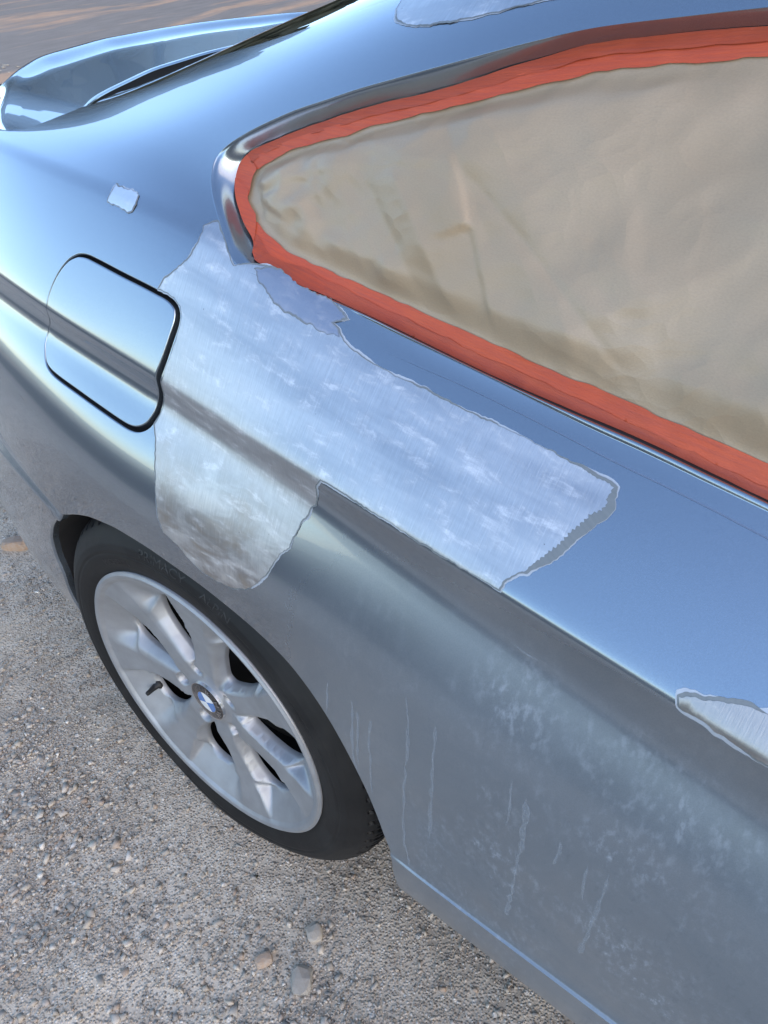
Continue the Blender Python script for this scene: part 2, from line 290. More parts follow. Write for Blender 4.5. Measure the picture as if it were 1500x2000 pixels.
# ---------------------------------------------------------------- materials
class NT:
    def __init__(s, name):
        s.m = bpy.data.materials.new(name); s.m.use_nodes = True; s.n = s.m.node_tree.nodes; s.l = s.m.node_tree.links
        s.b = s.n['Principled BSDF']; s.out = s.n['Material Output']
    def set(s, **k):
        for a, v in k.items():
            i = s.b.inputs[a.replace('_', ' ')]
            if isinstance(v, bpy.types.NodeSocket): s.l.new(v, i)
            else: i.default_value = (*v, 1) if isinstance(v, tuple) and len(v) == 3 else v
        return s
    def uv(s): return s.n.new('ShaderNodeTexCoord').outputs['UV']
    def obj(s): return s.n.new('ShaderNodeTexCoord').outputs['Object']
    def map(s, v, scale=(1, 1, 1), rot=(0, 0, 0)):
        k = s.n.new('ShaderNodeMapping'); s.l.new(v, k.inputs[0]); k.inputs['Scale'].default_value = scale; k.inputs['Rotation'].default_value = rot; return k.outputs[0]
    def noise(s, v, scale=5., detail=4., rough=.55, dist=0.):
        k = s.n.new('ShaderNodeTexNoise'); s.l.new(v, k.inputs['Vector']); k.inputs['Scale'].default_value = scale
        k.inputs['Detail'].default_value = detail; k.inputs['Roughness'].default_value = rough; k.inputs['Distortion'].default_value = dist; return k.outputs[0]
    def vor(s, v, scale, feature='F1', out=0):
        k = s.n.new('ShaderNodeTexVoronoi'); k.feature = feature; s.l.new(v, k.inputs['Vector']); k.inputs['Scale'].default_value = scale; return k.outputs[out]
    def ramp(s, f, *st):
        k = s.n.new('ShaderNodeValToRGB'); e = k.color_ramp.elements
        while len(e) < len(st): e.new(.5)
        for q, (p, c) in zip(e, st):
            q.position = p; q.color = (c, c, c, 1) if not isinstance(c, tuple) else (*c, 1)
        s.l.new(f, k.inputs[0]); return k.outputs[0]
    def mix(s, f, a, b, mode='MIX'):
        k = s.n.new('ShaderNodeMix'); k.data_type = 'RGBA'; k.blend_type = mode
        for v, i in ((f, 0), (a, 6), (b, 7)):
            if isinstance(v, bpy.types.NodeSocket): s.l.new(v, k.inputs[i])
            else: k.inputs[i].default_value = (*v, 1) if isinstance(v, tuple) else v
        return k.outputs[2]
    def math(s, op, a, b=0., c=0.):
        k = s.n.new('ShaderNodeMath'); k.operation = op
        for i, v in enumerate((a, b, c)):
            if isinstance(v, bpy.types.NodeSocket): s.l.new(v, k.inputs[i])
            else: k.inputs[i].default_value = v
        return k.outputs[0]
    def sep(s, v):
        k = s.n.new('ShaderNodeSeparateXYZ'); s.l.new(v, k.inputs[0]); return k.outputs
    def bump(s, h, strength=.3, dist=.002):
        k = s.n.new('ShaderNodeBump'); s.l.new(h, k.inputs['Height']); k.inputs['Strength'].default_value = strength; k.inputs['Distance'].default_value = dist
        s.l.new(k.outputs[0], s.b.inputs['Normal']); return s
def simple(name, col, rough=.5, metal=0., **k):
    return NT(name).set(Base_Color=col, Roughness=rough, Metallic=metal, **k).m

def mat_paint():
    t = NT('silver blue paint'); o = t.obj(); x, y, z = t.sep(o)
    fl = t.noise(o, 900., 2.)
    base = t.mix(t.ramp(fl, (.35, 0.), (.65, 1.)), (.265, .31, .36), (.30, .345, .395))
    # dull sanding dust and dried splashes on the door, below the crease
    zone = t.math('MULTIPLY', t.ramp(z, (.30, .8), (.56, 1.), (.72, .55), (.80, 0.)), t.ramp(x, (.16, 0.), (.42, 1.)))
    streak = t.noise(t.map(o, (55, 20, 6)), 1., 5., .65)
    cloud = t.noise(t.map(o, (5, 4, 7)), 1., 5., .6, .6)
    speck = t.noise(t.map(o, (130, 130, 90)), 1., 3., .6)
    d = t.math('ADD', t.ramp(cloud, (.38, 0.), (.68, .75)), t.math('MULTIPLY', t.ramp(streak, (.5, 0.), (.7, 1.)), t.ramp(speck, (.48, 0.), (.62, .55))))
    d = t.math('MULTIPLY', zone, t.math('ADD', .36, t.math('MULTIPLY', d, .4)))
    d = t.math('MINIMUM', d, .8)
    sc1 = t.noise(t.map(o, (150, 60, 70), (0, .35, 0)), 1., 5., .75); sc2 = t.noise(t.map(o, (9, 9, 8)), 1., 4., .6)
    scuff = t.math('MULTIPLY', zone, t.math('MULTIPLY', t.ramp(sc1, (.50, 0.), (.66, 1.)), t.ramp(sc2, (.44, 0.), (.66, 1.))))
    col = t.mix(t.math('MULTIPLY', scuff, .55), t.mix(d, base, (.072, .088, .108)), (.36, .40, .46))
    d2 = t.math('MINIMUM', t.math('ADD', d, t.math('MULTIPLY', scuff, .4)), .9)
    t.set(Base_Color=col, Metallic=t.math('SUBTRACT', .90, t.math('MULTIPLY', d2, .8)),
          Roughness=t.math('ADD', .24, t.math('MULTIPLY', d2, .4)), Coat_Weight=t.math('SUBTRACT', 1., t.math('MULTIPLY', d2, .85)),
          Coat_Roughness=t.math('ADD', .02, t.math('MULTIPLY', d2, .35)), Coat_IOR=1.5)
    return t.m
def mat_metal(name='sanded bare steel', dull=0., tone=(.30, .285, .27)):
    t = NT(name); u = t.uv(); o = t.obj(); x, y, z = t.sep(o)
    scr = t.noise(t.map(u, (760, 34, 1)), 1., 4., .7)
    scr2 = t.noise(t.map(u, (430, 40, 1), (0, 0, .6)), 1., 4., .65)
    band = t.noise(t.map(u, (5, 34, 1), (0, 0, .12)), 1., 4., .6)
    blot = t.noise(t.map(u, (28, 70, 1)), 1., 7., .72, .25)
    big = t.noise(t.map(u, (18, 26, 1)), 1., 5., .62, .9)
    low = t.ramp(z, (.66, 1.), (.80, 0.))
    tint = t.mix(t.ramp(band, (.35, 0.), (.65, 1.)), (.44, .45, .475), (.56, .57, .59))
    tint = t.mix(t.math('MULTIPLY', low, t.ramp(big, (.42, 0.), (.70, 1.))), tint, (.40, .335, .27))
    tint = t.mix(t.math('MULTIPLY', low, t.ramp(big, (.34, .6), (.52, 0.))), tint, (.84, .82, .79))
    col = t.mix(t.ramp(blot, (.55, 0.), (.72, .6)), tint, (.80, .81, .83))
    col = t.mix(t.ramp(scr, (.30, .35), (.5, 0.)), col, (.34, .35, .37))
    col = t.mix(t.ramp(scr, (.55, 0.), (.75, .3)), col, (.85, .85, .87))
    pit = t.ramp(t.noise(t.map(u, (150, 150, 1)), 1., 2.), (.205, 1.), (.24, 0.))
    col = t.mix(t.math('MULTIPLY', pit, .8), col, (.10, .10, .11))
    if dull: col = t.mix(dull, col, tone)
    t.set(Base_Color=col, Metallic=t.math('SUBTRACT', .92, t.math('MULTIPLY', t.ramp(blot, (.5, 0.), (.7, 1.)), .35)),
          Roughness=t.math('ADD', .30, t.math('MULTIPLY', band, .22)))
    t.bump(t.math('ADD', t.math('MULTIPLY', scr, .5), t.math('ADD', t.math('MULTIPLY', scr2, .35), t.math('MULTIPLY', blot, .3))), .32, .0012)
    return t.m
def mat_primer(name, a, b):
    t = NT(name); u = t.uv(); f = t.noise(t.map(u, (300, 300, 1)), 1., 3.)
    return t.set(Base_Color=t.mix(f, a, b), Roughness=.5, Metallic=.25).m
def mat_paper():
    t = NT('kraft masking paper'); u = t.uv()
    f = t.noise(t.map(u, (500, 900, 1)), 1., 4., .6); g = t.noise(t.map(u, (6, 8, 1)), 1., 3.)
    w = t.noise(t.map(u, (40, 1500, 1)), 1., 2.)
    c = t.mix(t.ramp(g, (.3, 0.), (.7, 1.)), (.29, .215, .135), (.345, .265, .178))
    c = t.mix(t.math('MULTIPLY', t.ramp(f, (.35, 1.), (.6, 0.)), .22), c, (.17, .125, .08))
    q1 = t.n.new('ShaderNodeVectorMath'); q1.operation = 'MULTIPLY_ADD'; t.l.new(u, q1.inputs[0]); q1.inputs[1].default_value = (1, 1.5, 1)
    wv = t.n.new('ShaderNodeTexNoise'); t.l.new(u, wv.inputs['Vector']); wv.inputs['Scale'].default_value = 9; q2 = t.n.new('ShaderNodeVectorMath'); q2.operation = 'SCALE'; t.l.new(wv.outputs['Color'], q2.inputs[0]); q2.inputs['Scale'].default_value = .09; t.l.new(q2.outputs[0], q1.inputs[2])
    cr1 = t.vor(q1.outputs[0], 17.); cr2 = t.vor(q1.outputs[0], 41.)
    crm = t.ramp(t.noise(u, 5.5, 3.), (.42, .12), (.62, 1.))
    crk = t.math('MULTIPLY', crm, t.math('ADD', t.math('MULTIPLY', cr1, 1.), t.math('MULTIPLY', cr2, .45)))
    t.set(Base_Color=c, Roughness=.40, Specular_IOR_Level=.75)
    t.bump(t.math('ADD', t.math('MULTIPLY', crk, 5.), t.math('ADD', t.math('MULTIPLY', f, .12), t.math('MULTIPLY', w, .12))), .5, .0012); return t.m
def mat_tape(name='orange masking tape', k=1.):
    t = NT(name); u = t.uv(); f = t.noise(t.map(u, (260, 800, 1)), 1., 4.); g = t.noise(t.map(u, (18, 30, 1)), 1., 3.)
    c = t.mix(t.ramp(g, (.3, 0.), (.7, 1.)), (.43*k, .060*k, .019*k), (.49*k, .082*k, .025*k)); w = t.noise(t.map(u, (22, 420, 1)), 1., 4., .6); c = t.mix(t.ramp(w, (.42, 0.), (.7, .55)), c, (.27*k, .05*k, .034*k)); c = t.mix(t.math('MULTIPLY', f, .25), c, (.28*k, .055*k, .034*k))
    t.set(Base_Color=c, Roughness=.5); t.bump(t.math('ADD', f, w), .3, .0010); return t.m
def mat_alloy():
    t = NT('silver alloy paint'); o = t.obj(); f = t.noise(o, 700., 2.); d = t.noise(o, 30., 4.)
    t.set(Base_Color=t.mix(t.ramp(d, (.3, 0.), (.75, 1.)), (.34, .35, .37), (.27, .275, .285)), Metallic=.6, Roughness=.5, Coat_Weight=.12, Coat_Roughness=.3)
    return t.m
def mat_rubber():
    t = NT('tyre rubber'); o = t.obj(); f = t.noise(o, 14., 5., .6); g = t.noise(o, 220., 3.)
    c = t.mix(t.ramp(f, (.45, 0.), (.75, 1.)), (.0065, .0065, .007), (.017, .0165, .016))
    t.set(Base_Color=c, Roughness=t.ramp(f, (.3, .48), (.7, .68)), Specular_IOR_Level=.3); t.bump(g, .15, .0006); return t.m
def mat_ground():
    t = NT('dusty gravel ground'); o = t.obj(); x, y, z = t.sep(o)
    a = t.noise(o, 1.3, 6., .6); b = t.noise(o, 24., 6., .65); c = t.noise(o, 300., 4., .75)
    v1, v2 = t.vor(o, 95.), t.vor(o, 230.); k1, k2 = t.vor(o, 95., out=1), t.vor(o, 230., out=1)
    col = t.mix(t.ramp(a, (.35, 0.), (.68, 1.)), (.46, .385, .29), (.61, .53, .425))
    col = t.mix(t.ramp(b, (.42, 0.), (.62, .5)), col, (.26, .205, .15))
    g1, g2 = t.sep(k1), t.sep(k2)
    p2 = t.ramp(g2[0], (0., (.17, .14, .11)), (.4, (.35, .29, .225)), (.75, (.52, .45, .365)), (1., (.72, .66, .57)))
    p1 = t.ramp(g1[0], (0., (.22, .19, .155)), (.4, (.38, .325, .26)), (.7, (.46, .36, .25)), (1., (.70, .645, .56)))
    col = t.mix(t.math('MULTIPLY', t.ramp(v2, (.3, 1.), (.6, 0.)), t.ramp(g2[1], (.25, 0.), (.5, 1.))), col, p2)
    m1 = t.math('MULTIPLY', t.ramp(v1, (.28, 1.), (.5, 0.)), t.math('MULTIPLY', t.ramp(g1[1], (.5, 0.), (.55, 1.)), t.ramp(b, (.4, .3), (.6, 1.))))
    col = t.mix(m1, col, p1)
    # wheel tracks and streaks of low sun painted into the colour, far behind the car
    along = t.map(o, (1, 1, 1), (0, 0, R(-16)))
    st = t.noise(t.map(along, (1.15, .13, 1)), 1., 5., .62, .4)
    far = t.ramp(t.math('SUBTRACT', t.math('MULTIPLY', x, -.2), .6), (0., 0.), (.45, 1.))
    sun_streak = t.mix(t.noise(t.map(along, (7, 2.5, 1)), 1., 5., .7), (.34, .215, .14), (.70, .43, .26))
    road = t.mix(t.noise(t.map(along, (9, 1.6, 1)), 1., 5., .65), (.19, .155, .125), (.36, .295, .24))
    strip = t.mix(t.ramp(st, (.52, 0.), (.60, 1.)), road, sun_streak)
    col = t.mix(far, col, strip)
    wob = t.math('ADD', y, t.math('MULTIPLY', t.noise(o, 2.2, 4.), .35))
    added_dark = t.mix(c, (.035, .034, .033), (.085, .08, .075))  # unseen dark ground, added to darken the reflections in the car's side
    col = t.mix(t.math('MULTIPLY', t.ramp(t.math('ADD', wob, 1.5), (.28, 1.), (.55, 0.)), t.ramp(t.math('ADD', x, 6.), (0., 0.), (1., 1.))), col, added_dark)
    t.set(Base_Color=col, Roughness=.92)
    hh = t.math('ADD', t.math('MULTIPLY', b, .25), t.math('ADD', t.math('MULTIPLY', c, .16), t.math('ADD', t.math('MULTIPLY', m1, .45), t.math('MULTIPLY', t.ramp(v2, (.2, .3), (.6, 0.)), 1.))))
    t.bump(hh, .9, .006); return t.m
def mat_stone(name, cols):
    t = NT(name)
    oi = t.n.new('ShaderNodeAttribute'); oi.attribute_name = 'tone'; f = oi.outputs['Fac']
    o = t.obj(); g = t.noise(o, 180., 4., .65)
    c = t.ramp(f, *cols); c = t.mix(t.ramp(g, (.4, 0.), (.7, .5)), c, (.34, .32, .29))
    t.set(Base_Color=c, Roughness=.85); t.bump(g, .3, .002); return t.m
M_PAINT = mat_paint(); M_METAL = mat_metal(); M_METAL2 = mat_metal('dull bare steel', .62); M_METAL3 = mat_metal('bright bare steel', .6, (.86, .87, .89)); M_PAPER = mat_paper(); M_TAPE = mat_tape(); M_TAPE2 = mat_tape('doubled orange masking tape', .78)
M_PRIMER = mat_primer('feathered primer edge', (.13, .15, .16), (.20, .22, .23)); M_UNDER = mat_primer('feathered paint edge', (.32, .36, .42), (.42, .46, .51))
M_ALLOY = mat_alloy(); M_RUBBER = mat_rubber(); M_GROUND = mat_ground()
M_BLACK = simple('black rubber seal', (.006, .006, .007), .6); M_DARK = simple('dark cavity', (.004, .004, .005), .95)
M_GLASS = simple('dark window glass', (.012, .016, .015), .03, 0., Specular_IOR_Level=.7, Coat_Weight=1., Coat_Roughness=.01)
M_IRON = simple('brake iron', (.016, .015, .014), .7, .3)
M_BADGE_BLUE = simple('badge blue', (.05, .16, .42), .25, 0., Coat_Weight=1.); M_BADGE_WHITE = simple('badge white', (.68, .70, .72), .25, 0., Coat_Weight=1.)
M_BADGE_BLACK = simple('badge black', (.012, .012, .014), .25, 0., Coat_Weight=1.); M_CHROME = simple('badge chrome', (.7, .7, .72), .18, 1.)
M_STONE = mat_stone('pebbles', [(0., (.21, .19, .165)), (.25, (.34, .30, .25)), (.5, (.43, .35, .26)), (.72, (.54, .48, .40)), (.88, (.30, .20, .13)), (1., (.70, .65, .57))])
M_LEAF = simple('dark foliage', (.022, .026, .016), .8)

# ---------------------------------------------------------------- the setting
gx = np.concatenate([[-900, -300, -120, -60, -30, -18], np.arange(-12, -2.4, .3), np.arange(-2.4, 1.6, .02), np.arange(1.6, 5, .4), [8, 20, 60, 300, 900]])
gy = np.concatenate([[-900, -300, -60, -20, -8, -3], np.arange(-1.6, 1.0, .02), np.arange(1.0, 12, .3), [14, 20, 40, 120, 400, 900]])
GX, GY = np.meshgrid(gx, gy, indexing='ij')
GZ = .006*vnoise(GX*2.3, GY*2.3, 1) + .004*vnoise(GX*7, GY*7, 2) + .0022*vnoise(GX*24, GY*24, 3)
wear = sm(np.hypot(GX, GY - .1), .15, .45)
GZ = GZ*np.where(np.hypot(GX, GY) > 40, 0, 1)*(.25 + .75*wear) + sm(-GX, 3, 9)*.035*vnoise(GX*.8 - GY*.2, GX*.05 + GY*.12, 4)
ground = make('ground', np.stack([GX, GY, GZ - .002], -1).reshape(-1, 3), gridF(len(gx), len(gy)), M_GROUND)
tag(ground, 'dusty grey gravel yard with wheel tracks and painted streaks of low sun behind the car', kind='structure')
def ico():
    t = (1 + 5**.5)/2
    V = np.array([(-1,t,0),(1,t,0),(-1,-t,0),(1,-t,0),(0,-1,t),(0,1,t),(0,-1,-t),(0,1,-t),(t,0,-1),(t,0,1),(-t,0,-1),(-t,0,1)], float)
    F = np.array([(0,11,5),(0,5,1),(0,1,7),(0,7,10),(0,10,11),(1,5,9),(5,11,4),(11,10,2),(10,7,6),(7,1,8),(3,9,4),(3,4,2),(3,2,6),(3,6,8),(3,8,9),(4,9,5),(2,4,11),(6,2,10),(8,6,7),(9,8,1)])
    return V/np.linalg.norm(V[0]), F
def subdiv(V, F):
    V = list(map(tuple, V)); mid = {}; out = []
    def m(a, b):
        k = (min(a, b), max(a, b))
        if k not in mid:
            p = np.add(V[a], V[b]); V.append(tuple(p/np.linalg.norm(p))); mid[k] = len(V) - 1
        return mid[k]
    for a, b, c in F:
        x, y, z = m(a, b), m(b, c), m(c, a); out += [(a, x, z), (b, y, x), (c, z, y), (x, y, z)]
    return np.array(V), np.array(out)
IV, IF = ico()
CUB = np.array([(-1,-1,-1),(1,-1,-1),(1,1,-1),(-1,1,-1),(-.7,-.7,1),(.7,-.7,1),(.7,.7,1),(-.7,.7,1)], float)
CUF = np.array([(0,2,1),(0,3,2),(4,5,6),(4,6,7),(0,1,5),(0,5,4),(1,2,6),(1,6,5),(2,3,7),(2,7,6),(3,0,4),(3,4,7)])
def stones(name, P, S, seed, lab):
    r = np.random.default_rng(seed); n = len(P)
    V = (CUB[None] + r.uniform(-.55, .55, (n, 8, 3)))*.78
    V = V*np.stack([S*r.uniform(.8, 1.7, n), S*r.uniform(.7, 1.2, n), S*r.uniform(.35, .75, n)], -1)[:, None]
    a = r.uniform(0, 6.28, n); b = r.normal(0, .25, n)
    y = V[..., 1]*np.cos(b)[:, None] - V[..., 2]*np.sin(b)[:, None]; z = V[..., 1]*np.sin(b)[:, None] + V[..., 2]*np.cos(b)[:, None]
    x = V[..., 0]*np.cos(a)[:, None] - y*np.sin(a)[:, None]; y = V[..., 0]*np.sin(a)[:, None] + y*np.cos(a)[:, None]
    V = np.stack([x, y, z], -1) + P[:, None]
    F = (CUF[None] + 8*np.arange(n)[:, None, None]).reshape(-1, 3)
    me = bpy.data.meshes.new(name); me.vertices.add(n*8); me.vertices.foreach_set('co', V.astype(np.float32).ravel())
    me.loops.add(len(F)*3); me.loops.foreach_set('vertex_index', F.astype(np.int32).ravel())
    me.polygons.add(len(F)); me.polygons.foreach_set('loop_start', np.arange(0, len(F)*3, 3, dtype=np.int32))
    at = me.attributes.new('tone', 'FLOAT', 'POINT'); at.data.foreach_set('value', np.repeat(r.random(n), 8).astype(np.float32))
    me.update(); me.validate(); me.materials.append(M_STONE)
    o = bpy.data.objects.new(name, me); C.objects.link(o); tag(o, lab, kind='stuff'); return o
def gz(x, y):
    i = np.clip(np.searchsorted(gx, x), 1, len(gx)-1); j = np.clip(np.searchsorted(gy, y), 1, len(gy)-1); return GZ[i, j]
N1 = 120000
px = np.where(np.arange(N1) < 100000, rng.uniform(-1.45, .85, N1), rng.uniform(-3.0, 1.3, N1)); py = np.where(np.arange(N1) < 100000, rng.uniform(-.62, .42, N1), rng.uniform(-1.2, 1.2, N1))
k = vnoise(px*3, py*3, 9)*.5 + vnoise(px*9, py*9, 10)*.5 + .25 + .5*sm(-py + px*.2, -.1, .35)
sel = rng.random(N1) < np.clip(k, .3, 1); px, py = px[sel], py[sel]
sz = np.clip(.0015*(1 - rng.random(len(px)))**(-1/2.9), 0, .0070)
track = sm(np.abs(py - .1), .1, .28)
sz *= .6 + .4*track
P = np.stack([px, py, gz(px, py) + sz*.28 - .0018 - .35*np.clip(sz - .004, 0, 1)], -1)
stones('gravel', P, sz, 3, 'loose grey and tan pebbles scattered over the dusty ground')
fx = rng.uniform(-7, -2, 2600); fy = rng.uniform(-1, 6, 2600); fs = np.clip(.005*(1 - rng.random(2600))**(-1/2.2), 0, .03)
stones('gravel', np.stack([fx, fy, gz(fx, fy)], -1), fs, 4, 'coarser stones strewn over the yard behind the car')
SV, SF = subdiv(IV, IF)
def one_stone(x, y, s, sq, tone, seed, label, cat='stone'):
    V = SV.copy(); n = vnoise(V[:, 0]*1.6 + seed, V[:, 1]*1.6 + V[:, 2]*2.1, seed)
    V = V*(1 + .30*n)[:, None]; V = np.sign(V)*np.abs(V)**.62*np.array(sq)*s
    o = make('stone', V, SF, None, mats=[M_STONE], smooth=False)
    at = o.data.attributes.new('tone', 'FLOAT', 'POINT'); at.data.foreach_set('value', np.full(len(V), tone, np.float32))
    o.location = (x, y, float(gz(np.array([x]), np.array([y]))[0]) + s*sq[2]*.12); o.rotation_euler = (.1, -.05, seed*1.7)
    tag(o, label, cat); return o
one_stone(.270, -.104, .021, (1, .72, .5), .12, 5, 'largest dark grey angular stone lying below the sill near the lower edge', 'stone')
one_stone(-.925, .178, .030, (1.25, .7, .55), .88, 6, 'brown lump of rock on the gravel left of the rear bumper', 'stone')
one_stone(.242, -.045, .014, (1, .8, .55), .35, 7, 'pale grey rounded stone between the tyre and the dark grey stone', 'stone')
one_stone(.205, -.118, .013, (1.1, .8, .6), .86, 8, 'small reddish brown stone left of the largest dark grey stone', 'stone')
# far trees that only show as dark reflections in the lid and the rear glass
r = np.random.default_rng(5); tv, tf, o0 = [], [], 0
for k in range(900):
    az = r.uniform(R(-66), R(-18)); d = r.uniform(24, 30); h = r.uniform(0, 1)**.8*(6.5 + 2.2*vnoise([az*6], [0.], 3)[0]); s = r.uniform(.5, 1.25)
    V = SV*(1 + .35*r.uniform(-1, 1, (len(SV), 1)))*s*np.array([1, 1, .8]) + np.array([math.sin(az)*d, math.cos(az)*d, h])
    tv.append(V); tf.append(SF + o0); o0 += len(V)
tl = make('treeline', np.vstack(tv), np.vstack(tf), M_LEAF, smooth=False); tag(tl, 'dark line of far trees round the yard', kind='stuff')
# ---------------------------------------------------------------- the car
car = empty('car', (0, 0, 0)); tag(car, 'silver blue coupe under repair with sanded bare metal patches on its rear quarter', 'car')
SC = float(t2s(11.5)); SL = float(t2s(3.5))
EX = np.concatenate([SC + np.arange(-.016, .0161, .002), SL + np.arange(-.009, .0091, .0015)])
tq = np.linspace(.15, 11, 400)
def t_at(x, z): return float(np.interp(z, np.maximum.accumulate(body(np.full(400, x), tq)[:, 2]) + np.arange(400)*1e-9, tq))
AR = TAB['arch']
ARCH = XS([(x, t_at(x, z)) for x, z in ((-.272, .205), (-.296, .28), (-.314, .345))] + AR + [(x, t_at(x, z)) for x, z in ((.3545, .26), (.355, .20), (.350, .135))], 170)
GE = np.vstack([XS([(-.3905, 18.2), (-.3875, 18.837), (-.3784, 18.948)] + TAB['glass_edge'][1:] + [(.2, 20), (.5, 20)], 70)])
SEAM = XS([(-.90, 16.1), (-.75, 16.2), (-.6, 16.3)] + TAB['lid_seam'][:-1] + [(-.3905, 18.2)], 50)
sB = float(t2s(.15)); sT = float(t2s(TMAX - .002))
XD = .80
bot_r = np.stack([np.linspace(-.295, -.90, 40), np.full(40, sB)], 1)
rear_up = np.stack([np.full(60, -.90), np.linspace(sB, SEAM[0, 1], 60)], 1)[1:-1]
roof_r = np.array([(.5, s) for s in np.linspace(GE[-1, 1], sT, 30)])[1:]
WO = XS('win_outer'); WI = XS('win_inner')
ext_o = XS([(.62, 19.15), (.9, 19.05), (1.2, 18.9), (1.45, 18.3), (1.5, 17.2), (1.42, 16), (1.2, 15.3), (.9, 15.25), (.72, 15.25)])
ext_i = XS([(.60, 18.75), (.88, 18.65), (1.17, 18.5), (1.41, 18.1), (1.46, 17.2), (1.39, 16.2), (1.19, 15.62), (.9, 15.55), (.72, 15.55)])
NW = 420
WOc = natspl(np.vstack([WO, ext_o[::-1]]), NW, True); 
# inner loop sampled with the same parameter as the outer one
def paired(Po, Pi, n):
    Po, Pi = np.vstack([Po, Po[:1]]), np.vstack([Pi, Pi[:1]])
    D = natspl(np.hstack([Po[:-1], Pi[:-1]]), n, True); return D[:, :2], D[:, 2:]
WOc, WIc = paired(np.vstack([WO, ext_o[::-1]]), np.vstack([WI, ext_i[::-1]]), NW)
FUEL = XS('fuel_gap', 160, True)
def body_mesh(x0, x1, outer, holes):
    xs = np.concatenate([np.arange(-1.09, .79, .018), np.arange(.81, 2.4, .05)]); xs = xs[(xs > x0) & (xs < x1)]
    return region(outer, holes, .018, .012, EX, xs=xs)
s_end = WOc
front_s = [XD]
outer_all = np.vstack([np.stack([np.linspace(2.38, .376, 80), np.full(80, sB)], 1), ARCH[::-1], bot_r, rear_up, SEAM, GE[1:], roof_r,
                       np.stack([np.linspace(.55, 2.38, 60), np.full(60, sT)], 1), np.stack([np.full(60, 2.38), np.linspace(sT, sB, 62)[1:-1]], 1)])
skin = body_mesh(-2, 3, outer_all, [WOc, FUEL])
sg = 1 if area(FUEL) > 0 else -1
fe = rolled_edge(FUEL, .0016, .016, 1.0*sg)
ae = rolled_edge(ARCH, .004, .012, 1.0, closed=False)
# the rolled edges must turn into their openings
def edge_ok(e, Q, ctr):
    a = e[0].reshape(len(Q), -1, 3); return ((a[:, -1] - a[:, 0]) @ np.zeros(3)).sum() >= 0 and np.linalg.norm(a[:, 4] - ctr, axis=1).mean() < np.linalg.norm(a[:, 0] - ctr, axis=1).mean()
if not edge_ok(fe, FUEL, SB(FUEL)[0].mean(0)): fe = rolled_edge(FUEL, .0016, .016, -1.0*sg)
if not edge_ok(ae, ARCH, np.array([.02, .0, .31])): ae = rolled_edge(ARCH, .004, .012, -1.0, closed=False)
V, F, N, U = merge([skin, fe, ae])
panel = make('quarter_panel', V, F, M_PAINT, car, N, U)
mir = lambda P: np.asarray(P)*np.array([1, -1, 1]) + np.array([0, 1.78, 0])
make('quarter_panel', mir(V), [f[::-1] for f in F], M_PAINT, car, np.asarray(N)*np.array([1, -1, 1]), U)
# fuel door
FD = natspl(FUEL, 400, True)
c = FD.mean(0)
tn = np.roll(FD, -1, 0) - np.roll(FD, 1, 0); tn /= np.linalg.norm(tn, axis=1)[:, None]
nn = np.stack([-tn[:, 1], tn[:, 0]], 1)*(1 if area(FD) > 0 else -1)
FDI = natspl(FD + nn*(.0070 - .0038*nn[:, :1]), 160, True)
dm = region(FDI, [], .012, .010, EX)
de = rolled_edge(FDI, .0018, .012, 1.0)
if np.linalg.norm(de[0].reshape(160, -1, 3)[:, 4] - dm[0].mean(0), axis=1).mean() < np.linalg.norm(de[0].reshape(160, -1, 3)[:, 0] - dm[0].mean(0), axis=1).mean(): de = rolled_edge(FDI, .0018, .012, -1.0)
V, F, N, U = merge([dm, de]); make('fuel_door', V, F, M_PAINT, car, N, U)
pk = region(natspl(FD - nn*.004, 160, True), [], .02, .02, (), off=-.014); make('fuel_pocket', pk[0], pk[1], M_DARK, car, pk[2], pk[3])
# window reveal: body colour frame round the side window
Oo, No = SB(WOc); Ii, Ni = SB(WIc, -.018)
wq = np.array([0, .02, .05, .09, .14, .2, .27, .34, .41, .48, .55, .62, .69, .76, .83, .9, .96, 1.0])
idx = np.arange(NW)
nO = len(WO)
par = np.concatenate([np.linspace(0, 1, nO)])
# how much each place of the loop belongs to the lower bead (1) or the upper reveal (0)
xw, sw = WOc[:, 0], WOc[:, 1]
low = sm(float(t2s(17)) - sw, 0, .045)*sm(xw, .15, .24)
def prof(lw):
    up = .0016*np.exp(-((wq - .06)/.05)**2)*(wq > 0) + .0015*np.sin(wq*2*np.pi)*np.clip(wq*6, 0, 1) + .0022*np.sin(np.pi*wq)
    lo = np.interp(wq, [0, .1, .25, .45, .6, .7, .8, 1.], [0, .0015, .0055, .0095, .0085, .004, -.004, -.010]) 
    return up*(1 - lw) + lo*lw
H = np.stack([prof(l) for l in low])
FR = Oo[:, None]*(1 - wq)[None, :, None] + Ii[:, None]*wq[None, :, None] + No[:, None]*H[..., None]
FN = gnorm(np.concatenate([FR[-3:], FR, FR[:3]]))[3:-3]
if (FN*No[:, None]).sum() < 0: FN = -FN
b0 = np.clip(wq/.05, 0, 1)[None, :, None]; FN = FN*b0 + No[:, None]*(1 - b0); FN /= np.linalg.norm(FN, axis=-1)[..., None]
FF = gridF(NW, len(wq), True)
fV = FR.reshape(-1, 3); g = np.cross(fV[FF[5, 1]] - fV[FF[5, 0]], fV[FF[5, 2]] - fV[FF[5, 0]])
if g @ FN.reshape(-1, 3)[FF[5, 0]] < 0: FF = FF[:, ::-1]
make('window_frame', fV, FF, M_PAINT, car, FN.reshape(-1, 3), np.repeat(WOc, len(wq), 0))
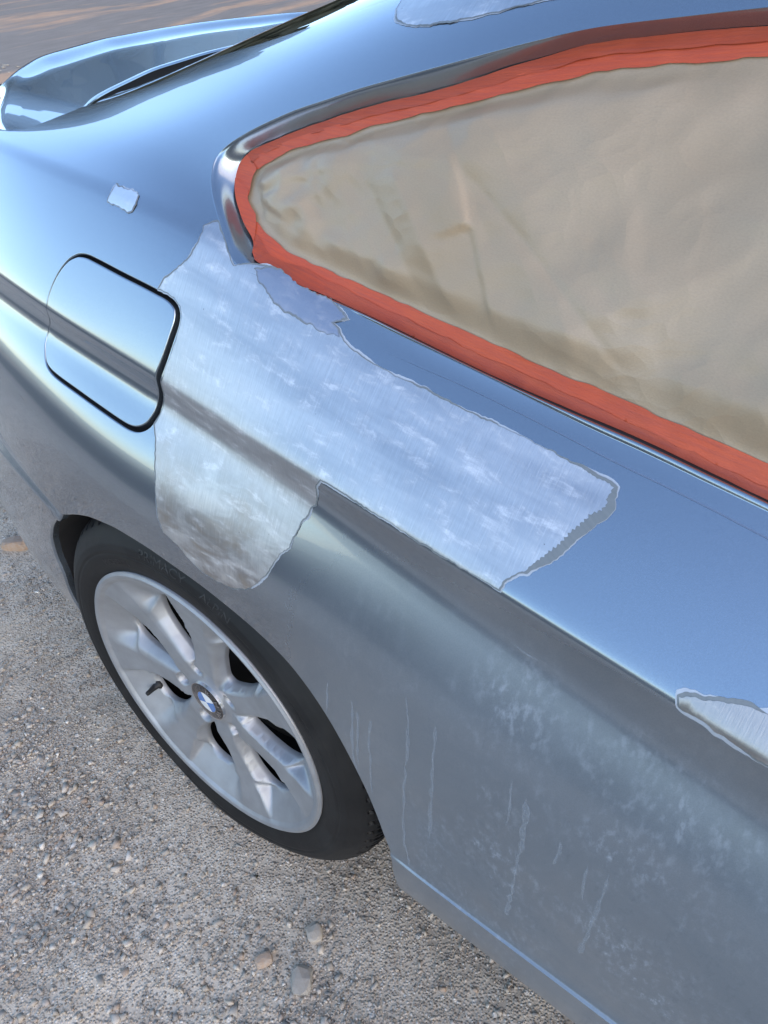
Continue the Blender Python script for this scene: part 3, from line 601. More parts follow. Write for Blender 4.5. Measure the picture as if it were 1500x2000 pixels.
# black weatherstrip below the glass
ks = np.nonzero(low > .3)[0]; ks = np.sort(ks)
brk = np.nonzero(np.diff(ks) > 1)[0]
if len(brk): ks = np.concatenate([ks[brk[0]+1:], ks[:brk[0]+1]])
sv = []
for w_, h_ in ((.60, -.001), (.70, .0015), (.82, .003), (.95, .0035), (1.08, .002), (1.14, -.004)):
    sv.append(Oo[ks]*(1 - w_) + Ii[ks]*w_ + No[ks]*h_)
SVv = np.stack(sv, 1); make('window_seal', SVv.reshape(-1, 3), gridF(len(ks), 6), M_BLACK, car)
gl = region(natspl(WIc - 0, 200, True), [], .03, .03, (), off=-.0195); make('side_window', gl[0], gl[1], M_GLASS, car, gl[2], gl[3])
# rear glass, shelf and boot lid
gb = XS([(-.380, 18.90), (-.378, 19.2), (-.385, 19.6), (-.405, 20.3), (-.445, 21.2), (-.47, TMAX - .002)], 40)[::-1]
gz_o = np.vstack([GE[4:], roof_r, np.stack([np.linspace(.48, -.49, 40), np.full(40, sT)], 1), gb[1:]])
rg = region(gz_o, [], .03, .02, (), off=-.0015)
make('rear_window', rg[0], rg[1], M_GLASS, car, rg[2], rg[3])
make('rear_window', mir(rg[0]), rg[1][:, ::-1], M_GLASS, car, rg[2]*np.array([1, -1, 1]), rg[3])
yk = np.array([.178, .20, .235, .28, .307, .35, .41, .56, .73, .89]); xfk = np.array([-.436, -.402, -.397, -.398, -.428, -.469, -.508, -.592, -.648, -.675])
yr = np.array([.178, .20, .235, .324, .45, .639, .80, .89]); xrk = np.array([-.45, -.50, -.56, -.666, -.755, -.838, -.866, -.872])
yy = np.concatenate([.178 + .712*np.linspace(0, 1, 90)**1.6]); yy = np.concatenate([yy, 1.78 - yy[-2::-1]])
ym = np.minimum(yy, 1.78 - yy); xf = np.interp(ym, yk, xfk); xr = np.interp(ym, yr, xrk)
for _ in range(10): xf[1:-1] = (xf[:-2] + 2*xf[1:-1] + xf[2:])/4
for _ in range(3): xr[1:-1] = (xr[:-2] + 2*xr[1:-1] + xr[2:])/4
q = np.linspace(0, 1, 50)
LX = xf[:, None]*(1 - q) + xr[:, None]*q; LYY = np.repeat(yy[:, None], 50, 1)
dr = (LX - xr[:, None])
zl = .9895 + .010*sm(ym, .18, .32)[:, None]
LZ = zl - .004*sm(dr, .0, .3) + .012*np.exp(-(dr/.032)**2)*sm(ym, .26, .5)[:, None] - .018*np.exp(-(dr/.02)**2)*(1 - sm(ym, .2, .4))[:, None]
lid = np.stack([LX, LYY, LZ], -1)
nx, ny = np.gradient(xr), np.gradient(yy); od = np.stack([-ny, nx, 0*nx], -1); od /= np.linalg.norm(od, axis=1)[:, None]
wall = []
for a, b in ((.003, -.002), (.005, -.008), (.004, -.02), (-.012, -.045), (.01, -.12), (.03, -.25)):
    wall.append(lid[:, -1] + od*a + np.array([0, 0, b]))
fr = [lid[:, 0] + np.array([.002, 0, -.0008]), lid[:, 0] + np.array([.003, 0, -.003])]
LID = np.concatenate([np.stack(fr[::-1], 1), lid, np.stack(wall, 1)], 1)
make('boot_lid', LID.reshape(-1, 3), gridF(LID.shape[0], LID.shape[1]), M_PAINT, car)
cw = np.stack([lid[:, 0] + np.array([.003, 0, -.0035]), lid[:, 0] + np.array([.0, 0, -.03]), lid[:, 0] + np.array([.10, 0, -.035])], 1); make('window_cowl', cw.reshape(-1, 3), gridF(len(cw), 3), M_DARK, car)
make('window_cowl', [(-.9, .16, .955), (-.2, .16, .955), (-.2, 1.62, .955), (-.9, 1.62, .955), (-.30, .25, .962), (-.2, .25, 1.0)], [(0, 1, 2, 3)], M_DARK, car)
# rear bumper closing the back
tb = s2t(np.linspace(sB, float(t2s(13.5)), 60)); pb = body(np.full(60, -.90), tb); vv = np.linspace(0, 1, 40)
bx = -.90 - .03*np.sqrt(np.clip(1 - (2*vv - 1)**2, 0, 1))
BP = np.stack([np.stack([bx, p_[1]*(1 - vv) + (1.78 - p_[1])*vv, np.full(40, p_[2])], -1) for p_ in pb]); make('rear_bumper', BP.reshape(-1, 3), gridF(60, 40), M_PAINT, car)
make('underbody', [(-.89, .34, .23), (-.36, .20, .23), (-.36, 1.58, .23), (-.89, 1.44, .23), (.40, .16, .15), (2.4, .16, .15), (2.4, 1.62, .15), (.40, 1.62, .15),
                   (2.4, .1, .15), (2.4, 1.68, .15), (2.4, 1.5, 1.1), (2.4, .28, 1.1)], [(0, 1, 2, 3), (4, 5, 6, 7), (8, 9, 10, 11)], M_DARK, car)
ae_end = ae[0].reshape(len(ARCH), -1, 3)[:, -1]
wl_ = np.stack([ae_end, ae_end + np.array([0, .02, .004]), ae_end*np.array([1, 0, 1]) + np.array([0, .42, 0])], 1)
make('wheel_arch_liner', np.vstack([wl_.reshape(-1, 3), [[.022, .42, .3]]]), gridF(len(ARCH), 3).tolist() + [[3*i + 2, 3*i + 5, 3*len(ARCH)] for i in range(len(ARCH) - 1)], M_DARK, car)
# bare metal patches, each with the feathered edges of paint and primer round it
def ragged(Q, amp, seed, step=.0015):
    Q = resamp(Q, step, True); n = len(Q); t = np.roll(Q, -3, 0) - np.roll(Q, 3, 0); t /= np.linalg.norm(t, axis=1)[:, None] + 1e-9
    nr = np.stack([-t[:, 1], t[:, 0]], 1)*(1 if area(Q) > 0 else -1); k = np.arange(n)*step
    return Q + nr*(amp*(vnoise(k*120, k*0, seed) + .7*vnoise(k*330, k*0, seed + 1)))[:, None], nr
def patch(key, seed, amp=.0007, rings=((.0017, M_UNDER, .00045, 1), (.0009, M_PRIMER, .00105, 0)), wide=None, off=.0009, mat=None, name='bare_metal_patch', parent=None):
    Q = XS(key)
    Q, nr = ragged(Q, amp, seed); k = np.arange(len(Q))*.0015
    pm = region(Q, [], .009, .008, EX, off=off)
    o = make(name, pm[0], pm[1], mat or M_METAL, parent or car, pm[2], pm[3])
    W = wide(Q) if wide is not None else np.zeros(len(Q))
    for w_, m_, h_, outer in rings:
        e = w_*np.clip(.75 + 1.1*vnoise(k*45, k*0 + w_*1000, seed + 5), .12, 2) + W*(1.05 if outer else 1.)
        teeth = W*.55*np.abs(((k/.0042) % 1)*2 - 1)*(0 if outer else 1)
        V0, N0 = SB(Q + nr*(.0006 + teeth)[:, None], h_); V1, N1 = SB(Q - nr*e[:, None], h_ - (.0003 if not outer else .0002))
        R_ = np.stack([V0, V1], 1).reshape(-1, 3); FF = gridF(len(Q), 2, True)
        g = np.cross(R_[FF[3, 1]] - R_[FF[3, 0]], R_[FF[3, 2]] - R_[FF[3, 0]])
        if g @ N0[FF[3, 0]//2] < 0: FF = FF[:, ::-1]
        make('paint_edge', R_, FF, m_, o, np.stack([N0, N1], 1).reshape(-1, 3), np.repeat(Q, 2, 0))
    return o
def wide_end(Q):
    return .0052*sm(Q[:, 0], .445, .47)*(Q[:, 1] > SC + .004)*sm(float(t2s(15.0)) - Q[:, 1], .0, .05)
patch('bare_main', 11, wide=wide_end)['label'] = 'large sanded patch running from the fuel door along the shoulder'
patch('bare_square', 12, mat=M_METAL3)['label'] = 'small square sanded patch above the fuel door'
patch('bare_roof', 13)['label'] = 'rounded sanded patch on the roof pillar'
patch('bare_door', 14, rings=((.0045, M_UNDER, .00045, 1), (.0022, M_PRIMER, .00065, 0)), mat=M_METAL2)['label'] = 'pointed sanded patch on the crease near the door'
M_OLD = mat_metal('old primer left on the steel', .8, (.33, .345, .41))
patch('primer_left', 15, .0014, rings=((.0016, M_PRIMER, .00135, 0),), off=.0013, mat=M_OLD, name='primer_patch')
# dried splash runs
def mat_run():
    t = NT('dried splash run'); u = t.uv(); a = t.noise(t.map(u, (700, 300, 1)), 1., 4., .7)
    t.set(Base_Color=(.34, .385, .44), Roughness=.6, Alpha=t.ramp(a, (.38, 0.), (.70, .62))); return t.m
M_RUN = mat_run()
LQ = resamp(natspl(XS('shoulder_line'), 60), .01); ln = np.stack([np.zeros(len(LQ)), np.full(len(LQ), .0006)], 1)*np.minimum(1, np.arange(len(LQ))/25)[:, None]
V0, N0 = SB(LQ + ln, .0004); V1, N1 = SB(LQ - ln, .0004); RR = np.stack([V0, V1], 1).reshape(-1, 3); FF = gridF(len(LQ), 2); g = np.cross(RR[FF[9, 1]] - RR[FF[9, 0]], RR[FF[9, 2]] - RR[FF[9, 0]])
if g @ N0[9] < 0: FF = FF[:, ::-1]
make('thin_dark_line', RR, FF, simple('thin dark line', (.10, .14, .22), .5), car, np.stack([N0, N1], 1).reshape(-1, 3), np.repeat(LQ, 2, 0))  # narrow dark strip laid along the shoulder
DW = [.0034, .0026, .0022, .0024, .002, .0018, .0028, .0018, .0018, .002, .002, .0013, .0013]
for i, w_ in enumerate(DW):
    Q = XS('drip%d' % i); Q = resamp(natspl(Q, 30), .003); n = len(Q)
    t_ = np.gradient(Q, axis=0); t_ /= np.linalg.norm(t_, axis=1)[:, None]; nr = np.stack([-t_[:, 1], t_[:, 0]], 1)
    k = np.arange(n)*.003; wd = w_*(.75 + .5*vnoise(k*90, k*0, i))*np.minimum(1, np.minimum(np.arange(n) + 1, np.arange(n)[::-1] + 1)/4)
    cx = Q + nr*(.0012*vnoise(k*70, k*0, i + 50))[:, None]
    V0, N0 = SB(cx + nr*wd[:, None], .0004); V1, N1 = SB(cx - nr*wd[:, None], .0004)
    RR = np.stack([V0, V1], 1).reshape(-1, 3); FF = gridF(n, 2); g = np.cross(RR[FF[3, 1]] - RR[FF[3, 0]], RR[FF[3, 2]] - RR[FF[3, 0]])
    if g @ N0[3] < 0: FF = FF[:, ::-1]
    make('dirt_run', RR, FF, M_RUN, car, np.stack([N0, N1], 1).reshape(-1, 3), np.stack([cx + nr*wd[:, None], cx - nr*wd[:, None]], 1).reshape(-1, 2))
# ---------------------------------------------------------------- wheel
HUB = (0, 0, .308)
wheel = empty('wheel', HUB, car)
SPK = 7; per = 2*math.pi/SPK; TH0 = R(109.0)                        # the middle of one opening
th = np.linspace(0, 2*math.pi, 420, endpoint=False)
HR, HA = .127, .054                                                # opening: mean radius, half length
def h_half(r_): return np.interp(r_, [.07, .085, .11, .14, .165, .18], [.165, .195, .236, .246, .222, .205])
def h_mid(r_): return TH0 + .30*(r_ - .13)
def spoke_y(r_): return np.interp(r_, [0, .036, .046, .07, .10, .14, .18, .205, .219, .2245, .230, .234], [.021, .021, .0225, .0185, .0195, .0185, .0125, .0075, .0055, .0015, .000, .003])
def face_y(X, Z):
    r_ = np.hypot(X, Z); a_ = np.arctan2(Z, X); f = (a_ - h_mid(r_) + per/2) % per - per/2
    e = (np.abs((r_ - HR)/HA)**3 + np.abs(f/h_half(r_))**3)**(1/3.)
    ysp = spoke_y(r_)
    # side with a broad scooped shoulder (f > 0) and steep side (f < 0); towards the rim a long slope
    w_ = sm(f/h_half(r_), -.25, .25); out = sm(r_, .165, .185)
    e2 = 1.12*(1 - w_) + 1.58*w_
    u = np.clip((e2 - e)/(e2 - 1), 0, 1)
    steep = u**1.15
    shoulder = np.where(u < .45, .16*(u/.45)**1.5, .16 + .84*((u - .45)/.55)**1.25)
    fall = steep*(1 - w_) + shoulder*w_
    uo = np.clip((.2225 - r_)/(.2225 - .176), 0, 1); fo = uo**1.25*sm((1.30*(1 - w_) + 1.75*w_) - np.abs(f)/h_half(np.minimum(r_, .178)), 0, .22*(1 - w_) + .75*w_)
    fall = np.maximum(fall*(1 - out), np.where(r_ > .15, fo*np.maximum(out, sm(r_, .15, .178)), 0)) if True else fall
    fall = np.where(e < 1.0, 1, fall)
    y_ = ysp + (.034 - ysp)*np.clip(fall, 0, 1)
    for k in range(5):
        b_ = R(178 + 72*k); d_ = np.hypot(X - .058*math.cos(b_), Z - .058*math.sin(b_)); y_ = y_ + .016*(1 - sm(d_, .0085, .0120))
    return y_
tq_ = np.linspace(0, 2*math.pi, 90, endpoint=False)
hr_ = HR + HA*np.sign(np.cos(tq_))*np.abs(np.cos(tq_))**(2/3.); hf_ = np.sign(np.sin(tq_))*np.abs(np.sin(tq_))**(2/3.)*h_half(hr_)
hole = np.stack([hr_*np.cos(h_mid(hr_) + hf_), hr_*np.sin(h_mid(hr_) + hf_)], 1); hole = resamp(hole, .0022, True)
rads = np.unique(np.round(np.concatenate([np.arange(.030, .234, .0022), np.arange(.2175, .2345, .0014), [.234]]), 5))
gp_ = []
for r_ in rads:
    n = max(8, int(r_*per/.0024)); a_ = TH0 + np.linspace(-per/2, per/2, n + 1); gp_.append(np.stack([r_*np.cos(a_), r_*np.sin(a_)], 1))
gp_ = np.vstack(gp_)
ok_ = ~inside(gp_, hole); ok_ &= np.sqrt(((gp_[:, None] - hole[None])**2).sum(-1)).min(1) > .0011
gp_ = np.vstack([hole, gp_[ok_]])
cd = delaunay_2d_cdt([Vector((p_[0]*10, p_[1]*10)) for p_ in gp_.tolist()], [(i, (i + 1) % len(hole)) for i in range(len(hole))], [], 0, 1e-7)
P2 = np.array([(v.x, v.y) for v in cd[0]])/10; F2 = np.array(cd[2]); c2 = P2[F2].mean(1); rc = np.hypot(*c2.T)
ac = (np.arctan2(c2[:, 1], c2[:, 0]) - TH0 + math.pi) % (2*math.pi) - math.pi
F2 = F2[(~inside(c2, hole)) & (rc > .0299) & (np.abs(ac) < per/2 + 1e-4)]
e1_, e2_ = P2[F2[:, 1]] - P2[F2[:, 0]], P2[F2[:, 2]] - P2[F2[:, 0]]; F2 = F2[np.abs(e1_[:, 0]*e2_[:, 1] - e1_[:, 1]*e2_[:, 0]) > 2e-8]   # no slivers
sv_, sf_ = [], []; o0 = 0
hl = len(hole)
for k in range(SPK):
    c_, s_ = math.cos(k*per), math.sin(k*per); Q2 = np.stack([P2[:, 0]*c_ - P2[:, 1]*s_, P2[:, 0]*s_ + P2[:, 1]*c_], 1)
    V3 = np.stack([Q2[:, 0], face_y(Q2[:, 0], Q2[:, 1]), Q2[:, 1]], 1)
    H3 = np.stack([hole[:, 0]*c_ - hole[:, 1]*s_, np.full(hl, .0), hole[:, 0]*s_ + hole[:, 1]*c_], 1); H3[:, 1] = face_y(H3[:, 0], H3[:, 2])
    ctr = H3.mean(0)*np.array([1, 0, 1]); w1 = H3.copy(); w1 += (ctr - H3*np.array([1, 0, 1]))*.02 + np.array([0, .0015, 0]); w2 = w1 + np.array([0, .007, 0])
    sv_.append(np.vstack([V3, w1, w2])); n3 = len(V3)
    # first ring of the opening's wall shares the face's own edge
    ids = [int(np.argmin(np.abs(V3[:, [0, 2]] - H3[i, [0, 2]]).sum(1))) for i in range(hl)]
    fw = [[ids[i], ids[(i + 1) % hl], n3 + (i + 1) % hl, n3 + i] for i in range(hl)] + [[n3 + i, n3 + (i + 1) % hl, n3 + hl + (i + 1) % hl, n3 + hl + i] for i in range(hl)]
    sf_ += [[int(q_) + o0 for q_ in f_] for f_ in F2.tolist() + fw]; o0 += len(sv_[-1])
RVv = np.vstack(sv_)
_, first, inv = np.unique(np.round(RVv, 5), axis=0, return_index=True, return_inverse=True); inv = np.ravel(inv)
RVv = RVv[first]; sf_ = [[int(inv[q_]) for q_ in f_] for f_ in sf_]; sf_ = [f_ for f_ in sf_ if len(set(f_)) == len(f_)]
n0 = len(RVv)
flange = np.stack([np.stack([r_*np.cos(th), np.full_like(th, y_), r_*np.sin(th)], -1) for r_, y_ in ((.229, .0010), (.2342, .0036), (.2325, .010), (.226, .016))], 1).reshape(-1, 3)
me_f = sf_ + (gridF(len(th), 4, True) + n0).tolist()
rim = make('rim', np.vstack([RVv, flange]), me_f, M_ALLOY, wheel)
import bmesh
bm_ = bmesh.new(); bm_.from_mesh(rim.data); bmesh.ops.remove_doubles(bm_, verts=bm_.verts, dist=.00008); bmesh.ops.recalc_face_normals(bm_, faces=bm_.faces); bm_.to_mesh(rim.data); bm_.free()
rim.data.polygons.foreach_set('use_smooth', np.full(len(rim.data.polygons), True))
bar = np.stack([np.stack([r_*np.cos(th[::6]), np.full(len(th[::6]), y_), r_*np.sin(th[::6])], -1) for r_, y_ in ((.226, .016), (.214, .045), (.208, .19))], 1)
make('rim_barrel', bar.reshape(-1, 3), gridF(len(th[::6]), 3, True), M_DARK, wheel)
dsk = np.stack([np.stack([r_*np.cos(th[::6]), np.full(len(th[::6]), y_), r_*np.sin(th[::6])], -1) for r_, y_ in ((.01, .105), (.075, .10), (.078, .112), (.155, .112), (.155, .135), (.21, .15))], 1)
make('brake_disc', dsk.reshape(-1, 3), gridF(len(th[::6]), 6, True), M_IRON, wheel)
for k in range(5):
    a_ = R(178 + 72*k); q_ = np.linspace(0, 2*math.pi, 6, endpoint=False)
    v = [(.058*math.cos(a_) + r_*math.cos(b), y_, .058*math.sin(a_) + r_*math.sin(b)) for r_, y_ in ((.0080, .045), (.0080, .031), (.0055, .029)) for b in q_]
    f = [[i + 6*j, (i + 1) % 6 + 6*j, (i + 1) % 6 + 6*(j + 1), i + 6*(j + 1)] for j in range(2) for i in range(6)] + [list(range(12, 18))]
    make('wheel_bolt', v, f, M_IRON, wheel, smooth=False)
# centre cap with its roundel
def disc(r0, r1, y0, y1, a0, a1, n): 
    t_ = np.linspace(a0, a1, n); return [(r0*math.cos(b), y0, r0*math.sin(b)) for b in t_] + [(r1*math.cos(b), y1, r1*math.sin(b)) for b in t_], [[i, i + 1, n + i + 1, n + i] for i in range(n - 1)]
bv, bf, bm = [], [], []
def addp(v, f, m):
    o = len(bv); bv.extend(v); bf.extend([[k + o for k in q_] for q_ in f]); bm.extend([m]*len(f))
addp(*disc(.0352, .0340, .023, .0165, 0, 2*math.pi, 49), 0); addp(*disc(.0340, .0328, .0165, .0170, 0, 2*math.pi, 49), 0)
addp(*disc(.0328, .0195, .0170, .0155, 0, 2*math.pi, 49), 1); addp(*disc(.0195, .0186, .0153, .0153, 0, 2*math.pi, 49), 0)
CAP = R(-62)                                                       # the wheel stands turned
for k in range(4): addp(*disc(.0186, .0001, .0154, .0148, CAP + k*math.pi/2, CAP + (k + 1)*math.pi/2, 13), 2 if k % 2 == 0 else 3)
def letters(txt, size):
    cu = bpy.data.curves.new('t', 'FONT'); cu.body = txt; cu.size = size; cu.align_x = 'CENTER'; cu.resolution_u = 3
    ob = bpy.data.objects.new('t', cu); C.objects.link(ob); me = ob.to_mesh()
    v = np.array([w.co[:] for w in me.vertices]); f = [list(q_.vertices) for q_ in me.polygons]; ob.to_mesh_clear(); bpy.data.objects.remove(ob); bpy.data.curves.remove(cu); return v, f
def wrap(v, r0, ang, yo, flip=1):
    """lay flat letters round the hub; tops outwards, read clockwise from outside"""
    a_ = ang - v[:, 0]/r0; rr = r0 + v[:, 1]; return np.stack([rr*np.cos(a_), yo(rr) if callable(yo) else np.full(len(v), yo), rr*np.sin(a_)], -1)
UPC = CAP + math.pi/2 + R(0)
for ch, da in (('B', 48), ('M', 0), ('W', -48)):
    v, f = letters(ch, .0125); addp([tuple(q_) for q_ in wrap(v, .0222, UPC + R(da), .0150)], f, 0)
# seat the letters facing out
make('centre_cap', bv, bf, None, wheel, mats=[M_CHROME, M_BADGE_BLACK, M_BADGE_BLUE, M_BADGE_WHITE], midx=bm, smooth=False)
# valve
va = R(212); vx, vz = .187*math.cos(va), .187*math.sin(va)
q_ = np.linspace(0, 2*math.pi, 12, endpoint=False); pv = []
for r_, y_ in ((.010, .036), (.010, .031), (.0060, .029), (.0048, .022), (.0040, .014), (.0040, .009), (.003, .007), (.0003, .007)):
    pv.append([(vx + r_*math.cos(b) - (y_ - .03)*.35*math.cos(va)*-1*.5, y_, vz + r_*math.sin(b) - (y_ - .03)*.35*math.sin(va)*-1*.5) for b in q_])
PV = np.array(pv).transpose(1, 0, 2); make('valve_stem', PV.reshape(-1, 3), gridF(12, len(pv), True), M_BLACK, wheel)
# tyre
prof_t = np.array([(.2275, .014), (.2335, .0065), (.238, .0045), (.246, .0020), (.256, .0002), (.2640, -.0004), (.2665, .0010), (.269, -.0002), (.279, .0020), (.288, .0072), (.2955, .0125), (.3000, .0165), (.3050, .0220), (.3095, .0285), (.3130, .0370), (.3152, .047), (.3165, .057), (.3172, .070), (.3174, .082), (.3174, .086), (.3175, .092), (.3176, .12), (.3176, .128), (.3172, .150), (.3160, .165), (.3120, .185), (.295, .205), (.26, .215), (.228, .20)])
l_ = np.concatenate([[0], np.cumsum(np.hypot(*np.diff(prof_t, axis=0).T))]); qn = np.concatenate([np.linspace(0, .075, 40), np.linspace(.077, .2, 60), np.linspace(.205, l_[-1], 14)])
pr, py_ = np.interp(qn, l_, prof_t[:, 0]), np.interp(qn, l_, prof_t[:, 1])
NTY = 1080; ta = np.linspace(0, 2*math.pi, NTY, endpoint=False)
TA, PR = np.meshgrid(ta, pr, indexing='ij'); PY = np.repeat(py_[None], NTY, 0)
slot = ((TA*72/(2*math.pi) + (PY - .03)*9) % 1); g1 = (np.abs(slot - .5) < .13)*(PY > .020)*(PY < .078)*(PR > .303)
sip = ((TA*72/(2*math.pi) + .5 + (PY - .03)*9) % 1); g1b = (np.abs(sip - .5) < .05)*(PY > .030)*(PY < .074)
g2 = ((np.abs(PY - .083) < .0045) | (np.abs(PY - .128) < .0045))*(PR > .3)
PR = PR - .0065*np.clip(g1 + g2, 0, 1) - .003*g1b*(g1 == 0)
X_, Z_ = PR*np.cos(TA), PR*np.sin(TA)
zmin = -.308 + .0005
bul = np.clip(zmin - Z_, 0, .012); Z_ = np.maximum(Z_, zmin)
PY = PY - .35*np.exp(-((TA - 1.5*math.pi)/.32)**2)*.012*np.exp(-((PR - .285)/.022)**2)*(PY < .05)
TV = np.stack([X_, PY, Z_], -1)
make('tyre', TV.reshape(-1, 3), gridF(NTY, len(qn), True), M_RUBBER, wheel)
yt = lambda r_: np.interp(r_, prof_t[:14, 0], prof_t[:14, 1]) - .0006
M_LET = simple('raised tyre lettering', (.015, .015, .016), .5)
for txt, size, ang, r0, sx in (('PRIMACY', .017, 92, .2725, 1.25), ('ALPIN', .015, 72, .2725, 1.25), ('MICHELIN', .014, 117, .248, 1.15)):
    v, f = letters(txt, size); v = v*np.array([sx, 1, 1]); make('tyre_lettering', wrap(v, r0, R(ang), yt), f, M_LET, wheel, smooth=False)
# ---------------------------------------------------------------- masking: paper and tape on the side window
TT, TR, TL = XS('tape_top', 90), XS('tape_rear', 30), XS('tape_low', 90)
def seg(P, Q, a, b, c, r0=.01, am=.003):
    """a fold: ridge along P-Q"""
    d = Q - P; L = np.hypot(*d); d = d/L; n = np.array([-d[1], d[0]])
    return lambda x, s: am*np.exp(-np.abs(((x - P[0])*n[0] + (s - P[1])*n[1]))/r0)*sm((x - P[0])*d[0] + (s - P[1])*d[1], -.02, .03)*sm(L - ((x - P[0])*d[0] + (s - P[1])*d[1]), -.03, .05)
TIP = TR.mean(0)
PIN = np.vstack([TT, TR, TL])
rf = np.random.default_rng(21); folds = []
for k in range(13):
    a_ = rf.uniform(-1.35, 1.35) - .15; L = rf.uniform(.03, .11); o_ = TIP + np.array([.004, 0]) + rf.uniform(-.012, .012, 2); folds.append(seg(o_, o_ + L*np.array([math.cos(a_), math.sin(a_)]), 0, 0, 0, rf.uniform(.003, .006), rf.choice([-1, 1])*rf.uniform(.0016, .0034)))
for k in range(26):
    o_ = np.array([rf.uniform(.03, .75), 0]); o_[1] = rf.uniform(TL[:, 1].min(), TT[:, 1].max()); a_ = rf.normal(-.55, .5); L = rf.uniform(.06, .28)
    folds.append(seg(o_, o_ + L*np.array([math.cos(a_), math.sin(a_)]), 0, 0, 0, rf.uniform(.006, .022), rf.choice([-1, 1])*rf.uniform(.001, .0026)))
def facets(x, y, seed):
    i0, j0 = np.floor(x), np.floor(y); best = np.full(len(x), 9.)
    for di in (-1, 0, 1):
        for dj in (-1, 0, 1):
            i, j = i0 + di, j0 + dj
            a = vnoise(i, j, seed)*.5 + .5; b = vnoise(i, j, seed + 1)*.5 + .5; c = vnoise(i, j, seed + 2)
            dx, dy = x - i - a, y - j - b; best = np.minimum(best, np.sqrt((dx*(1 + .6*c))**2 + (dy + .5*c*dx)**2))
    return best
def paper_fold(x, s):
    xr_, sr_ = x*.86 + s*.5, s*.86 - x*.5
    tip = np.hypot(x - TIP[0], s - TIP[1])
    h = .0022*vnoise(x*7, s*9, 31) + .0150*facets(xr_*5.5, sr_*9, 61) + .0085*facets(xr_*15, sr_*22, 71)*(.35 + .9*sm(vnoise(x*5, s*5, 5), -.2, .5)) + (.0080*facets(xr_*26 + 3, sr_*34, 81)*(1 - sm(tip, .05, .17)))
    for f in folds: h = h + f(x, s)
    return h
def paper_disp(x, s):
    q = .0022; h = (2*paper_fold(x, s) + paper_fold(x + q, s) + paper_fold(x - q, s) + paper_fold(x, s + q) + paper_fold(x, s - q))/6
    near = np.full(len(x), 9.)
    for Q in (TT, TR, TL):
        Q = resamp(Q, .0025)
        for k in range(len(Q)): near = np.minimum(near, (x - Q[k, 0])**2 + (s - Q[k, 1])**2)
    h = np.where(inside(np.stack([x, s], 1), PIN), np.maximum(h*sm(np.sqrt(near), 0, .03), -.0012), 0)
    return h + .0014
def ins(Q, o):
    t_ = np.roll(Q, -1, 0) - np.roll(Q, 1, 0); t_ /= np.linalg.norm(t_, axis=1)[:, None]; return Q + np.stack([-t_[:, 1], t_[:, 0]], 1)*(o if area(Q) > 0 else -o)
PO = natspl(ins(WIc, .010), 300, True)
pp = region(PO, [], .0034, .003, (), off=-.0180, disp=paper_disp)
Q_ = make('masking_paper', pp[0], pp[1], M_PAPER, None, None, pp[3]); tag(Q_, 'crumpled tan kraft paper masking the whole side window', 'masking paper')
def tape(name, outer, inner, label, off, ridge=None, seed=0, mat=None):
    k = np.arange(len(inner)); poly = np.vstack([outer, inner[::-1] + np.stack([0*k, .0011*vnoise(k*.6, k*0, seed)], -1)])
    f = lambda x, s: .0003*vnoise(x*90, s*50, seed + 3) + .0003*vnoise(x*30, s*160, seed + 4) + .0011*facets(x*34, s*60, seed + 9)*sm(vnoise(x*14, s*9, seed + 5), -.1, .4) + (ridge(x, s) if ridge is not None else 0) + lap(x, s)
    v = region(resamp(poly, .005, True), [], .005, .003, (), off=off, disp=f)
    o = make(name, v[0], v[1], mat or M_TAPE, None, None, v[3]); tag(o, label, 'masking tape', 'orange tape strips round the side window'); return o
iA = int(np.argmin(np.hypot(*(WIc - XS([TAB['win_inner'][15]])[0]).T))); iB = int(np.argmin(np.hypot(*(WIc - XS([TAB['win_inner'][24]])[0]).T)))
i0 = int(np.argmin(np.hypot(*(WIc - XS([TAB['win_inner'][0]])[0]).T))); iZ = int(np.argmin(np.hypot(*(WIc - XS([TAB['win_inner'][-1]])[0]).T)))
gl_ = .45*sm(.21 - WOc[:, 0], 0, .06)*sm(WOc[:, 0], .062, .085)*sm(float(t2s(16.3)) - WOc[:, 1], -.02, .03)
WTc = WIc + (WOc - WIc)*gl_[:, None]
ring = lambda a_, b_: WTc[np.arange(a_, b_ + 1) % NW] if b_ >= a_ else WTc[np.concatenate([np.arange(a_, NW), np.arange(0, b_ + 1)])]
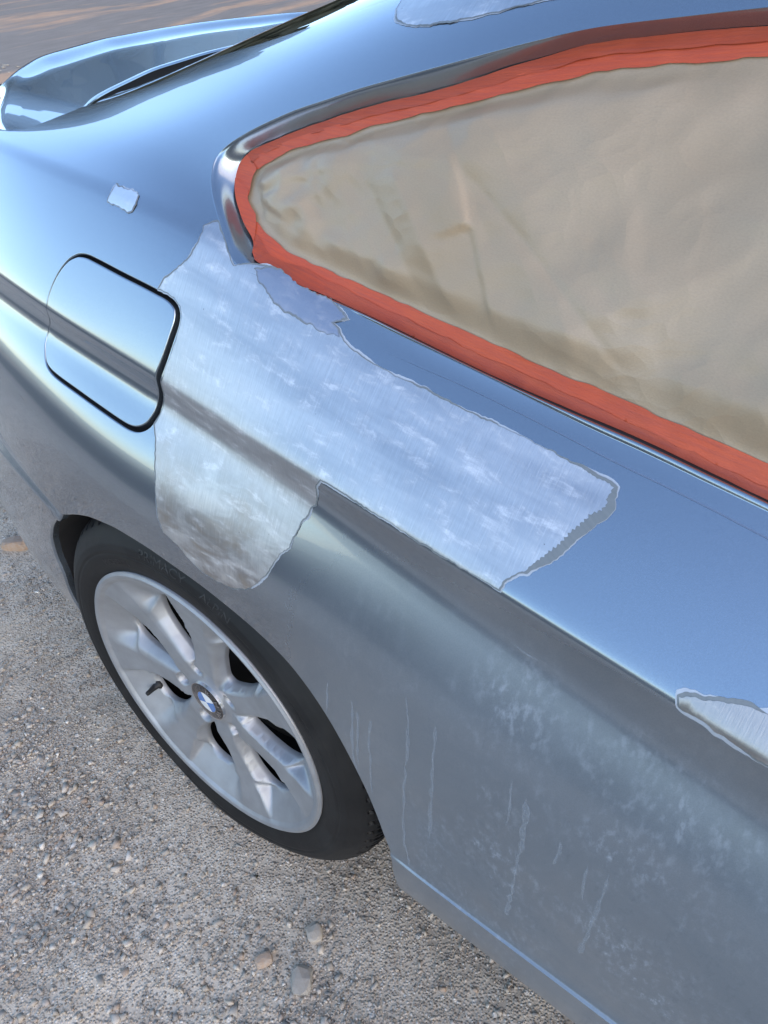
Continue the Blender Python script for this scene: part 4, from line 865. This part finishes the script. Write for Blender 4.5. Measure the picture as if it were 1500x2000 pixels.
def lap(x, s):
    d = (x[:, None] - WTc[None, :, 0])**2 + (s[:, None] - WTc[None, :, 1])**2; i = d.argmin(1); d = np.sqrt(d[np.arange(len(x)), i]); L = np.hypot(*(WTc[i] - WIc[i]).T) + 1e-6
    return .0070*sm(1 - d/(L*1.6), 0, 1)*np.clip(gl_[i]/.5, 0, 1)*(gl_[i] > .02)
RID = XS('tape_ridge', 60)
def nearest_mid(outer, inner, f):
    I = natspl(inner, 200); return np.array([o_*(1 - f) + I[np.argmin(np.hypot(*(I - o_).T))]*f for o_ in outer])
ot = ring(i0, iA + 2); ol = ring(iB - 1, iZ)
rl = ol.copy(); k = ol[:, 0] > RID[0, 0] - .03; rs = np.interp(ol[:, 0], RID[:, 0], RID[:, 1]); rl[:, 1] = np.where(k, rs, ol[:, 1] + .5*(np.interp(ol[:, 0], TL[:, 0], TL[:, 1]) - ol[:, 1]))
rl = natspl(rl[::4], 90)
mt = nearest_mid(ot, TT, .52)
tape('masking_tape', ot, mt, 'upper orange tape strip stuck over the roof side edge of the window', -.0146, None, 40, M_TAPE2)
tape('masking_tape', nearest_mid(ot, TT, .40), TT, 'upper orange tape strip that holds down the top edge of the paper', -.0152, None, 44)
iM = (iA + iB)//2
tape('masking_tape', ring(iA - 1, iM + 2), TR[:17], 'short creased orange tape piece round the upper half of the rear window corner', -.0143, None, 41)
tape('masking_tape', ring(iM - 2, iB + 3), TR[13:], 'short creased orange tape piece round the lower half of the rear window corner', -.0137, None, 47)
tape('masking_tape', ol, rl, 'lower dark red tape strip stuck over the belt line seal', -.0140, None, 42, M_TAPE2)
tape('masking_tape', nearest_mid(rl, ol, .14), TL, 'lower bright orange tape strip that holds down the bottom edge of the paper', -.0150, None, 45)
# beyond the frame the strips go on round the front of the window
fo = ring(iZ, i0 + NW) if i0 < iZ else ring(iZ, i0)
fi = natspl(ins(WIc, .022), NW, True); fi = ins(WIc, .022); fi = fi[np.arange(iZ, iZ + len(fo)) % NW]
tape('masking_tape', fo[2:-2], fi[2:-2], 'orange tape strip closing the front end of the window', -.0150, None, 43)
